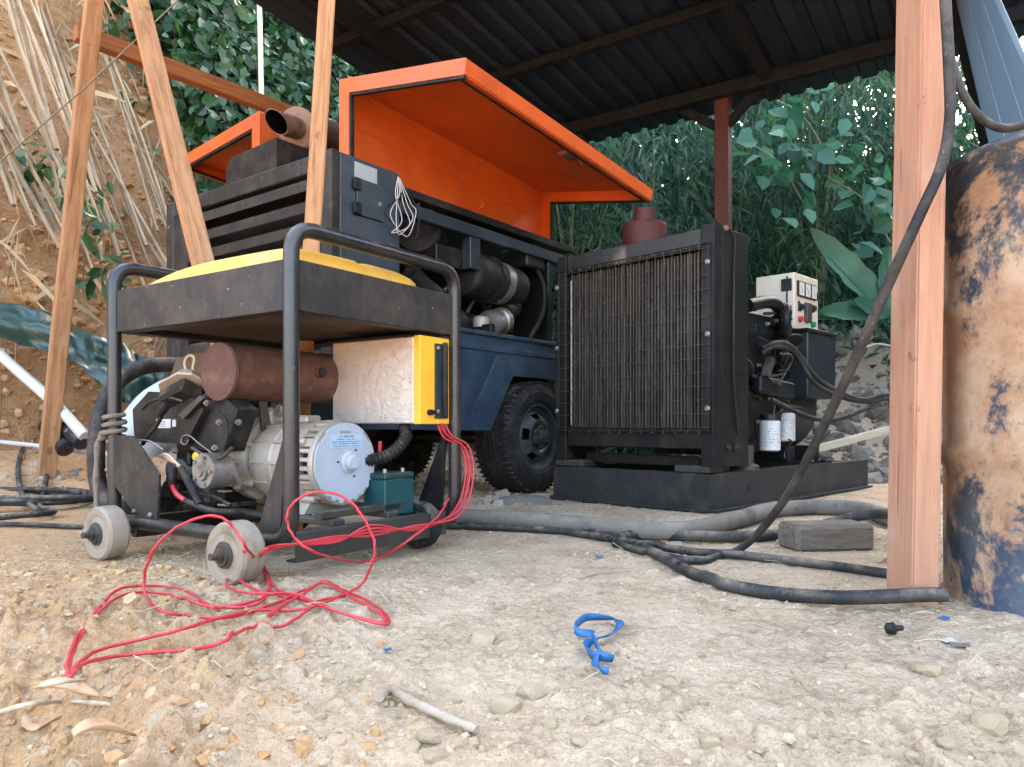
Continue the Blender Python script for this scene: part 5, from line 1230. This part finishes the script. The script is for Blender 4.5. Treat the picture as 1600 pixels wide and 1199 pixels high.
for i, (u, v, px, lb) in enumerate([(757, 996, 46, 'flat pale stone lying alone left of the blue strap'), (790, 1100, 46, 'wedge shaped pale stone, left of a touching pair in the foreground'),
    (830, 1082, 44, 'upright pale stone, right of a touching pair in the foreground'), (668, 1147, 36, 'white stone below the end of the broken stick'),
    (1197, 1138, 40, 'rounded pale stone near the bottom edge right of centre'), (1110, 1160, 38, 'ochre stone at the bottom edge right of centre'),
    (1545, 1128, 54, 'large flat stone in the bottom right corner'), (1448, 1042, 52, 'smooth pale boulder half buried in the dirt below the drum'),
    (258, 1125, 52, 'large ochre clod of rock at bottom left below the red wire'), (1375, 875, 30, 'brown stone behind the thick post foot'), (1222, 848, 20, 'small stone resting before the grey block')]):
    stone(u, v, px, lb, None, i+1)
rnd = random.Random(21)
SG = 'small loose stones scattered over the foreground dirt'
fixed = [(905, 1155, 28), (645, 1165, 30), (1530, 1098, 28), (1200, 968, 20), (1075, 1073, 18), (1340, 1040, 34), (1098, 1098, 20), (690, 1000, 16), (1145, 950, 16), (1190, 900, 14), (680, 1180, 30), (740, 1160, 22), (860, 1130, 24), (1480, 1160, 30), (540, 1010, 14), (415, 1060, 26), (500, 1120, 22), (210, 1035, 22), (250, 960, 24), (150, 935, 22), (310, 930, 20), (560, 1060, 20)]
for k in range(95):
    v = 885+300*rnd.random()**.8; u = rnd.uniform(20, 1590)
    if v < 960 and u < 700 and u > 120: continue
    fixed.append((u, v, rnd.uniform(8, 20)*(.55+.6*(v-880)/300)))
for i, (u, v, px) in enumerate(fixed): stone(u, v, px, 'small pale stone lying loose on the foreground dirt', SG, i)
# fine clods: nobody could count them
def clods(name, label, n, pick, mat, smin, smax, cat='gravel'):
    ph = (1+5**.5)/2
    ico = np.array([(-1,ph,0),(1,ph,0),(-1,-ph,0),(1,-ph,0),(0,-1,ph),(0,1,ph),(0,-1,-ph),(0,1,-ph),(ph,0,-1),(ph,0,1),(-ph,0,-1),(-ph,0,1)])/1.9
    fc = np.array([(0,11,5),(0,5,1),(0,1,7),(0,7,10),(0,10,11),(1,5,9),(5,11,4),(11,10,2),(10,7,6),(7,1,8),(3,9,4),(3,4,2),(3,2,6),(3,6,8),(3,8,9),(4,9,5),(2,4,11),(6,2,10),(8,6,7),(9,8,1)])
    pos = pick(n); n = len(pos)
    sz = smin*(smax/smin)**(RNG.random(n)**3.0)
    v = ico[None]*(1+.19*RNG.standard_normal((n, 12, 1)))
    v = v*np.array([1, 1, .8])[None, None]*(.75+.5*RNG.random((n, 1, 3)))
    a = RNG.random(n)*6.28; ca, sa = np.cos(a)[:, None], np.sin(a)[:, None]
    x, y = v[..., 0]*ca-v[..., 1]*sa, v[..., 0]*sa+v[..., 1]*ca
    v = np.stack([x, y, v[..., 2]], -1)*sz[:, None, None]
    v = v+pos[:, None, :]+np.array([0, 0, -.15])*sz[:, None, None]
    f = (fc[None]+12*np.arange(n)[:, None, None]).reshape(-1, 3)
    o = nparr(name, v.reshape(-1, 3), f, mat, kind='stuff'); return tag(o, label, cat)
def pick_ground(x0, x1, y0, y1, dens):
    def f(n):
        out = []
        while len(out) < n:
            x = RNG.uniform(x0, x1, n); y = y0+(y1-y0)*RNG.random(n)**1.25
            k = RNG.random(n) < dens(x, y)
            out += list(zip(x[k], y[k]))
        a = np.array(out[:n]); return np.stack([a[:, 0], a[:, 1], ground_z(a[:, 0], a[:, 1])], 1)
    return f
CLODC = clodmat('clay_clod', [(.38, .2, .085), (.45, .26, .125), (.52, .36, .21)])
CLODP = clodmat('pale_clod', [(.38, .27, .165), (.45, .335, .215), (.52, .405, .27)])
clods('clay_clods', 'loose orange clay clods and crumbs at the front left', 9000, pick_ground(-1.9, .2, .55, 2.1, lambda x, y: np.clip((-.0-x-.42*(y-.8))/.45, 0, 1)*np.clip(.25+1.6*vnoise(x*6, y*6)**2, 0, 1)), CLODC, .0012, .016, 'clay')
clods('gravel', 'fine pale grit and crumbs strewn over the trodden dirt', 14000, pick_ground(-1.6, 1.9, .55, 3.6, lambda x, y: np.clip(.12+1.2*vnoise(x*4+9, y*4)**3+.55*np.clip((1.25-y)/.5, 0, 1)*vnoise(x*5, y*5)+.35*np.clip((x-.5)/.6, 0, 1)*np.clip((1.7-y)/.4, 0, 1), 0, 1)), CLODP, .0012, .009, 'gravel')
clods('rubble', 'grey rubble and soil lumps heaped behind the generating set', 4500, pick_ground(1.0, 5.5, 4.9, 9.0, lambda x, y: .5+0*x), clodmat('rubble_lump', [(.10, .083, .066), (.16, .135, .108), (.26, .225, .185)]), .02, .12, 'rubble')
clods('rubble', 'loose soil lumps on the ground under and behind the compressor', 2500, pick_ground(-3.2, 1.0, 3.6, 7.5, lambda x, y: .5+0*x), clodmat('soil_lump', [(.2, .16, .12), (.3, .25, .19), (.42, .36, .29)]), .008, .05, 'rubble')
def pick_bank(n):
    s = RNG.uniform(-1.5, 4.5, n); d = RNG.uniform(0, 2.0, n); return np.array([on_bank(a, b_)[:] for a, b_ in zip(s, d)])
clods('bank_clods', 'crumbling clay clods lying on the face of the left bank', 7500, pick_bank, CLODC, .008, .065, 'clay')
# straw and root hairs
def straw(name, label, n, pick, L0, L1, r_, mat):
    pos = pick(n); n = len(pos); a = RNG.random(n)*6.28; L = RNG.uniform(L0, L1, n); tilt = RNG.normal(0, .28, n)
    d = np.stack([np.cos(a), np.sin(a), tilt], 1); s_ = np.stack([-np.sin(a), np.cos(a), 0*a], 1)*r_; up = np.array([0, 0, r_])
    mid = pos+d*L[:, None]*.5+np.array([0, 0, .15])*L[:, None]*RNG.random((n, 1)); end = pos+d*L[:, None]
    v = []; 
    for p in (pos, mid, end): v += [p+s_+up*.2, p-s_+up*.2, p+up*1.9]
    v = np.stack(v, 1); fc = []
    for i in range(2):
        for k in range(3): fc.append((i*3+k, i*3+(k+1) % 3, i*3+3+(k+1) % 3, i*3+3+k))
    f = (np.array(fc)[None]+9*np.arange(n)[:, None, None]).reshape(-1, 4)
    return tag(nparr(name, v.reshape(-1, 3)+np.array([0, 0, .002]), f, mat, kind='stuff'), label, 'straw')
STRAW = leafmat('dry_straw', [(.25, .17, .09), (.42, .31, .18), (.5, .4, .26)], .1, .8)
straw('straw', 'dry straw and root hairs mixed in the foreground dirt', 900, pick_ground(-1.5, 1.6, .55, 2.6, lambda x, y: np.clip(.25+.9*np.clip((-.2-x)/.6, 0, 1), 0, 1)), .015, .075, .0008, STRAW)

# ================================================================== steel drum at the right edge
DRUMM, n, b, out = base_mat('rusted_blue_drum'); vec = coords(n)
f1 = noise(n, vec, 4.2, 6, .8, .3); sz_ = n.nodes.new('ShaderNodeSeparateXYZ'); n.links.new(vec, sz_.inputs[0]); f2 = noise(n, vec, 11, 8, .7); f3 = noise(n, vec, 40, 5)
c = mix(n, ramp(n, f2, .4, .62), (.022, .04, .066), (.07, .073, .075))
ad = n.nodes.new('ShaderNodeMath'); ad.operation = 'MULTIPLY_ADD'; n.links.new(noise(n, coords(n, (1, 1, .5)), 1.6, 3), ad.inputs[0]); ad.inputs[1].default_value = .5; n.links.new(f1, ad.inputs[2])
tz = n.nodes.new('ShaderNodeTexCoord'); sz_ = n.nodes.new('ShaderNodeSeparateXYZ'); n.links.new(tz.outputs['Object'], sz_.inputs[0])
bz = n.nodes.new('ShaderNodeMath'); bz.operation = 'SUBTRACT'; n.links.new(ad.outputs[0], bz.inputs[0]); n.links.new(ramp(n, sz_.outputs[2], .15, .5, .08, 0), bz.inputs[1])
bz2 = n.nodes.new('ShaderNodeMath'); bz2.operation = 'SUBTRACT'; n.links.new(bz.outputs[0], bz2.inputs[0]); n.links.new(ramp(n, sz_.outputs[2], .68, .98, 0, .12), bz2.inputs[1])
patch = ramp(n, bz2.outputs[0], .63, .74)
c = mix(n, patch, c, mix(n, ramp(n, f2, .35, .65), (.31, .165, .085), (.40, .265, .165)))
c = mix(n, ramp(n, f3, .62, .75, 0, .6), c, (.1, .07, .05))
n.links.new(c, b.inputs['Base Color']); n.links.new(ramp(n, patch, 0, 1, .4, .9), b.inputs['Roughness']); bumpn(n, b, f2, .5, .006)
drum = thing('steel_drum', 'tall blue steel drum caked with rust and orange mud at the right edge', 'drum', (1.30, 1.63, -.012), R(70))
DR = .30
prof = [(0, DR-.01), (.0, DR+.006), (.018, DR+.006), (.022, DR-.002)]
for zc in (.34, .67): prof += [(zc-.03, DR), (zc-.012, DR+.009), (zc+.012, DR+.009), (zc+.03, DR)]
prof += [(.985, DR), (.988, DR+.007), (1.004, DR+.007), (1.004, DR-.008), (.985, DR-.01), (.983, .01)]
n_ = 72; MBd = MB()
vv = []
for h, r_ in prof:
    for k in range(n_):
        a = 2*math.pi*k/n_; dent = -.016*max(0, mnoise.noise(Vector((math.cos(a)*1.4, math.sin(a)*1.4, h*2.6)))-.1)*1.6
        rr_ = max(r_+dent*(1 if .03 < h < .97 else 0), .005); vv.append((rr_*math.cos(a), rr_*math.sin(a), h))
MBd.add(vv, [(i*n_+k, i*n_+(k+1) % n_, (i+1)*n_+(k+1) % n_, (i+1)*n_+k) for i in range(len(prof)-1) for k in range(n_)], True)
MBd.build('drum_shell', DRUMM, drum)
MB().lathe([(.984, .03), (1.0, .03), (1.002, .022)], (-.18, .05, 0), (0, 0, 1), 18).build('bung_cap', STEEL, drum)

# ================================================================== vegetation
def leaf_arrays(P, D, N, L, Wd, fold=.18, droop=.12):
    n = len(P); D = D/np.linalg.norm(D, axis=1)[:, None]
    S = np.cross(D, N); S /= (np.linalg.norm(S, axis=1)[:, None]+1e-9); N = np.cross(S, D)
    L = L[:, None]; Wd = Wd[:, None]
    b_ = P; tip = P+D*L-np.array([0, 0, 1])*droop*L
    m1 = P+D*L*.36; m2 = P+D*L*.72-np.array([0, 0, 1])*droop*L*.45
    l1 = m1+S*Wd*.5+N*Wd*fold; r1 = m1-S*Wd*.5+N*Wd*fold; l2 = m2+S*Wd*.37+N*Wd*fold*.7; r2 = m2-S*Wd*.37+N*Wd*fold*.7
    v = np.stack([b_, r1, r2, tip, l2, l1], 1).reshape(-1, 3)
    f = (np.array([(0, 1, 2, 3), (0, 3, 4, 5)])[None]+6*np.arange(n)[:, None, None]).reshape(-1, 4)
    return v, f
BAML = leafmat('bamboo_leaf', [(.011, .042, .032), (.018, .06, .04), (.03, .082, .048), (.052, .11, .052)], .34)  # leaf colours shifted blue-green, painting in some of the haze
VINEL = leafmat('vine_leaf', [(.008, .036, .014), (.018, .062, .022), (.03, .088, .03), (.05, .115, .05)], .3, .42)
CULM = M('bamboo_culm', (.10, .12, .04), .5, 0, (.2, .17, .08), 6, bump=.1)
DRYC = M('dry_bamboo_cane', (.26, .19, .11), .7, 0, (.16, .105, .058), 5, bump=.3, stretch=(1, 1, .3))
def bamboo(x, y, h, nl, label, spread=1.0, lo=.1):
    z0 = 0.0 if y < 10 else .3
    t = thing('bamboo', label, 'bamboo', (x, y, z0), 0, 'bamboo clumps standing behind the shed')
    rnd = random.Random(int(x*100+y*7)); tips = []
    for k in range(5):
        a = rnd.uniform(0, 6.28); l = rnd.uniform(.2, .9)*spread
        top = Vector((l*math.cos(a), l*math.sin(a)-.35, h*rnd.uniform(.75, 1)))
        p = smooth_path([(rnd.uniform(-.15, .15), rnd.uniform(-.1, .1), -.1), top*.5*Vector((.3, .3, 1)).x+Vector((0, 0, top.z*.35)), top], 8)
        MB().tube(p, [.022*(1-.8*i/len(p)) for i in range(len(p))], 7).build('culm', CULM, t); tips += p[3:]
    nc = max(12, nl//22); cen = []
    for k in range(nc):
        q = Vector(rnd.choice(tips)); r_ = rnd.random()**.5*.75*spread; a = rnd.uniform(0, 6.28)
        cen.append((q.x+r_*math.cos(a), q.y+r_*math.sin(a)*.8-.1, max(lo, q.z+rnd.uniform(-.9, .25)) if rnd.random() < .75 else rnd.uniform(lo, h*.8)))
    cen = np.array(cen); ci = RNG.integers(0, nc, nl)
    ax_ = RNG.normal(0, 1, (nc, 3)); ax_[:, 2] = -.5-.5*RNG.random(nc); ax_[:, 1] -= .4
    P = cen[ci]+RNG.normal(0, 1, (nl, 3))*np.array([.11, .11, .09])
    D = ax_[ci]*.6+RNG.normal(0, .55, (nl, 3)); D[:, 2] -= .45
    N = RNG.normal(0, .5, (nl, 3)); N[:, 2] += .8
    v, f = leaf_arrays(P, D, N, RNG.uniform(.10, .20, nl), RNG.uniform(.018, .032, nl), .12, .2)
    nparr('foliage', v, f, BAML, t); return t
BL = 'dense green bamboo clump in the wall of foliage behind the shed'
for x, y, h, nl, sp in ((-1.6, 8.2, 4.6, 2600, 1.1), (-.4, 8.0, 4.8, 3000, 1.1), (.6, 7.6, 4.6, 3400, 1.0), (1.5, 7.9, 5.0, 3800, 1.1), (2.4, 8.3, 5.2, 3800, 1.1), (3.4, 8.2, 5.0, 3800, 1.1), (4.4, 8.4, 5.4, 3800, 1.1), (5.2, 8.3, 4.9, 3400, 1.0), (6.6, 8.6, 3.0, 2200, 1.0),
    (-2.6, 9.4, 6.5, 2600, 1.5), (-1.0, 9.6, 6.5, 2400, 1.5), (.8, 9.4, 6.8, 2600, 1.5), (2.6, 9.8, 7.0, 2600, 1.5), (4.0, 9.8, 6, 2400, 1.2)):
    bamboo(x, y, h, nl, BL, sp)
# a near spray of bamboo leaves beside the muffler
def vine(label, pts, n_leaf, size, spread, mat, name='climbing_vine', group=None, hang=.5, wide=.72):
    c = sum(pts, Vector((0, 0, 0)))/len(pts); base = Vector((c.x, c.y, min(p.z for p in pts)))
    t = thing(name, label, 'vine', base, 0, group)
    path = smooth_path(pts, 8); MB().tube([p-base for p in path], .007, 6).build('stem', CULM, t)
    A = np.array([(p-base)[:] for p in path]); i = RNG.integers(0, len(A), n_leaf)
    P = A[i]+RNG.normal(0, 1, (n_leaf, 3))*spread
    D = RNG.normal(0, .6, (n_leaf, 3)); D[:, 2] -= hang; D[:, 0] += .25; D[:, 1] -= .3
    N = RNG.normal(0, .45, (n_leaf, 3))+np.array([.4, -.7, .5])
    L = RNG.uniform(size*.6, size*1.25, n_leaf)
    v, f = leaf_arrays(P, D, N, L, L*wide, .12, .15); nparr('foliage', v, f, mat, t); return t
VG = 'leafy vines hanging over the left bank'
rnd = random.Random(12)
vs0 = [(1.4, 2.6), (1.9, 2.2), (2.4, 2.5), (2.9, 2.0), (3.4, 2.5), (3.9, 2.1), (4.4, 2.6), (5.0, 2.2), (2.0, 3.1), (3.0, 3.1), (4.0, 3.2), (5.2, 3.0), (1.0, 3.1), (2.6, 1.5), (3.3, 1.45), (4.1, 1.5), (4.9, 1.5), (1.35, 1.9), (1.7, 1.5), (2.1, 1.75), (1.5, 2.3), (1.25, 2.7), (2.3, 1.25)]
for s_, d_ in vs0:
    pts = [on_bank(s_+rnd.uniform(-.2, .2), d_+.75, .12), on_bank(s_+.1, d_+.25, .22), on_bank(s_+rnd.uniform(0, .4), d_-.25, .22), on_bank(s_+rnd.uniform(.1, .5), d_-.8, .16)]
    vine('leafy green vine hanging over the left bank behind the timber frame', pts, 1300, .115, .22, VINEL, group=VG)
for (u, v, Y), lb in (((60, 260, 4.9), 'small plant with blue green leaves on the bare bank left of the leaning post'), ((110, 290, 4.75), 'small drooping plant among the canes right of the leaning post'), ((135, 355, 4.6), 'dark leaved seedling low on the bank by the leaning post'), ((160, 425, 4.4), 'fern like plant on the bank above the tarpaulin')):
    p = W(u, v, Y); vine(lb, [p+Vector((-.05, .1, -.1)), p, p+Vector((.08, -.05, .05))], 26, .11, .07, VINEL, 'bank_plant', None, .3, .5)
RNDL = leafmat('round_vine_leaf', [(.02, .08, .05), (.035, .12, .07), (.06, .17, .09)], .3)
for (u, v, lb) in ((1255, 200, 'round leaved creeper hanging in the bamboo right of the brown post'), (1215, 270, 'round leaved creeper halfway down the bamboo'), (1350, 330, 'round leaved creeper behind the thick post')):
    p = W(u, v, 6.9); vine(lb, [p+Vector((-.3, .1, .35)), p+Vector((0, 0, .1)), p+Vector((.25, 0, -.3))], 40, .19, .16, RNDL, 'creeper', None, .3, .85)
# banana plant
BANL = M('banana_leaf', (.03, .105, .07), .5, 0, (.05, .145, .095), 4, bump=.1)
def banana_leaf(parent, base, tip, w_, sag):
    vv = []; b_, t_ = Vector(base), Vector(tip); d = (t_-b_); side = d.cross(Vector((0, -1, .25))).normalized()
    side = side.cross(d).normalized() if False else side
    for i in range(15):
        t = i/14; c = b_.lerp(t_, t)+Vector((0, 0, -sag*t*t)); w = w_*(math.sin(math.pi*min(1, t*.93+.07))**.6)
        for j in range(5):
            s_ = j/4*2-1; vv.append(c+side*s_*w*(1+.08*math.sin(i*2.1+j))+Vector((0, -.05*abs(s_), .05*abs(s_))))
    o = MB().add(vv, [(i*5+j, (i+1)*5+j, (i+1)*5+j+1, i*5+j+1) for i in range(14) for j in range(4)], True).build('leaf', BANL, parent)
    MB().tube([b_.lerp(t_, t/8)+Vector((0, -.01, -sag*(t/8)**2-.01)) for t in range(9)], [.014*(1-t/10) for t in range(9)], 6).build('midrib', BANL, o)
bc = W(1400, 640, 6.3); bn = thing('banana_plant', 'young banana plant with broad pale green leaves behind the generator', 'plant', bc, 0)
MB().tube([(0, 0, 0), (.03, 0, .5), (.05, 0, .9)], [.07, .06, .04], 12).build('stem', CULM, bn)
def rel(u, v, Y): return W(u, v, Y)-bc
banana_leaf(bn, rel(1392, 500, 6.3), rel(1262, 368, 6.1), .13, .0)
banana_leaf(bn, rel(1390, 500, 6.3), rel(1275, 488, 5.9), .09, .05)
banana_leaf(bn, rel(1392, 500, 6.3), rel(1385, 395, 6.2), .12, .0)
banana_leaf(bn, rel(1395, 505, 6.3), rel(1470, 420, 6.2), .13, .0)
banana_leaf(bn, rel(1392, 510, 6.3), rel(1330, 470, 6.0), .08, .05)
# undergrowth at the foot of the bamboo
nl = 9000; P = np.stack([RNG.uniform(-3.2, 7, nl), RNG.uniform(7.2, 10, nl), RNG.random(nl)**1.5*1.3+.15], 1)
D = RNG.normal(0, .6, (nl, 3)); D[:, 2] += .1; N = RNG.normal(0, .5, (nl, 3))+np.array([0, -.3, .8])
v, f = leaf_arrays(P, D, N, RNG.uniform(.1, .26, nl), RNG.uniform(.025, .06, nl)); tag(nparr('undergrowth', v, f, BAML, kind='stuff'), 'dark leafy undergrowth at the foot of the bamboo', 'undergrowth')
# tall bamboo crowns beyond, closing the view and the sky above the hill
nl = 56000; a = RNG.random((nl, 2)); cen = np.stack([RNG.uniform(-5, 11, 420), RNG.uniform(10.5, 14, 420), RNG.uniform(.8, 8.5, 420)], 1); cen[:, 2] = np.where(cen[:, 0] > 6.6, np.minimum(cen[:, 2], RNG.uniform(.5, 4.2, 420)), cen[:, 2]); ci = RNG.integers(0, 420, nl)
P = cen[ci]+RNG.normal(0, .42, (nl, 3)); D = RNG.normal(0, .6, (nl, 3)); D[:, 2] -= .5; N = RNG.normal(0, .5, (nl, 3))+np.array([0, -.3, .7])
v, f = leaf_arrays(P, D, N, RNG.uniform(.24, .5, nl), RNG.uniform(.06, .13, nl)); tag(nparr('far_wood', v, f, BAML, kind='stuff'), 'far mass of bamboo and trees closing the view', 'wood')
# the wood goes on round the right side of the yard
nl = 16000; cen = np.stack([RNG.uniform(6.5, 10, 160), RNG.uniform(-3, 10, 160), RNG.uniform(.2, 4.6, 160)], 1); ci = RNG.integers(0, 160, nl)
P = cen[ci]+RNG.normal(0, .5, (nl, 3)); D = RNG.normal(0, .6, (nl, 3)); D[:, 2] -= .5; N = RNG.normal(0, .5, (nl, 3))+np.array([-.4, 0, .7])
v, f = leaf_arrays(P, D, N, RNG.uniform(.3, .6, nl), RNG.uniform(.1, .2, nl)); tag(nparr('side_wood', v, f, BAML, kind='stuff'), 'wood continuing round the right side of the yard', 'wood')
# dry canes leaning on the left bank
CG = 'dry bamboo canes leaning on the left bank'
rnd = random.Random(31)
for k in range(36):
    u = rnd.uniform(-40, 330); v = rnd.uniform(170, 330)+max(0, u)*.7; Yb = 4.75-.0012*u+rnd.uniform(-.1, .25) if u < 180 else 5.0+rnd.uniform(0, .4)
    bpt = W(u, v, Yb); L = rnd.uniform(330, 520); ang = R(rnd.gauss(67, 5))
    tpt = W(u-L*math.cos(ang)*1.0, v-L*math.sin(ang), Yb+rnd.uniform(.55, .9))
    tpt = tpt+(tpt-bpt)*rnd.uniform(0, .5)
    bend = Vector((rnd.uniform(-.05, .05), rnd.uniform(-.03, .03), rnd.uniform(-.05, .03)))
    p = smooth_path([bpt, bpt.lerp(tpt, .5)+bend, tpt], 10); r0 = rnd.uniform(.008, .018)
    rr_ = [r0*(1-.35*i/len(p)) for i in range(len(p))]
    for i in range(3, len(p), 4): rr_[i] *= 1.22
    o = MB().tube(p, rr_, 8).build('dry_cane', DRYC); tag(o, 'dry tan bamboo cane leaning against the left bank', 'cane', CG)
o = MB().tube(smooth_path([W(404, -40, 5.6), W(407, 80, 5.6), W(409, 200, 5.6)], 6), .019, 10).build('pale_trunk', M('pale_stem', (.5, .48, .36), .6, bump=.1)); tag(o, 'single pale upright stem among the vines left of the roof edge', 'stem')
# dry leaves and straw on the bank
n_ = 1900; s_ = RNG.uniform(-1.5, 3.2, n_); d_ = RNG.uniform(.5, 3.6, n_)
P = np.array([on_bank(a, b_, .05+.25*RNG.random())[:] for a, b_ in zip(s_, d_)])
D = RNG.normal(0, .5, (n_, 3))+np.array([.25, -.1, -.8]); N = RNG.normal(0, .6, (n_, 3))+np.array([.5, -.6, .4])
v, f = leaf_arrays(P, D, N, RNG.uniform(.12, .42, n_), RNG.uniform(.006, .02, n_), .1, .25)
tag(nparr('dry_grass', v, f, STRAW, kind='stuff'), 'dry grass and dead leaves tangled among the canes', 'grass')
# string running across the canes
o = MB().tube([W(-20, 270, 3.7)+Vector((0, 0, 0)), W(130, 140, 3.75), W(290, -10, 3.8)], .004, 6).build('rope', ROPE); tag(o, 'thin cord stretched diagonally in front of the leaning left post', 'cord')
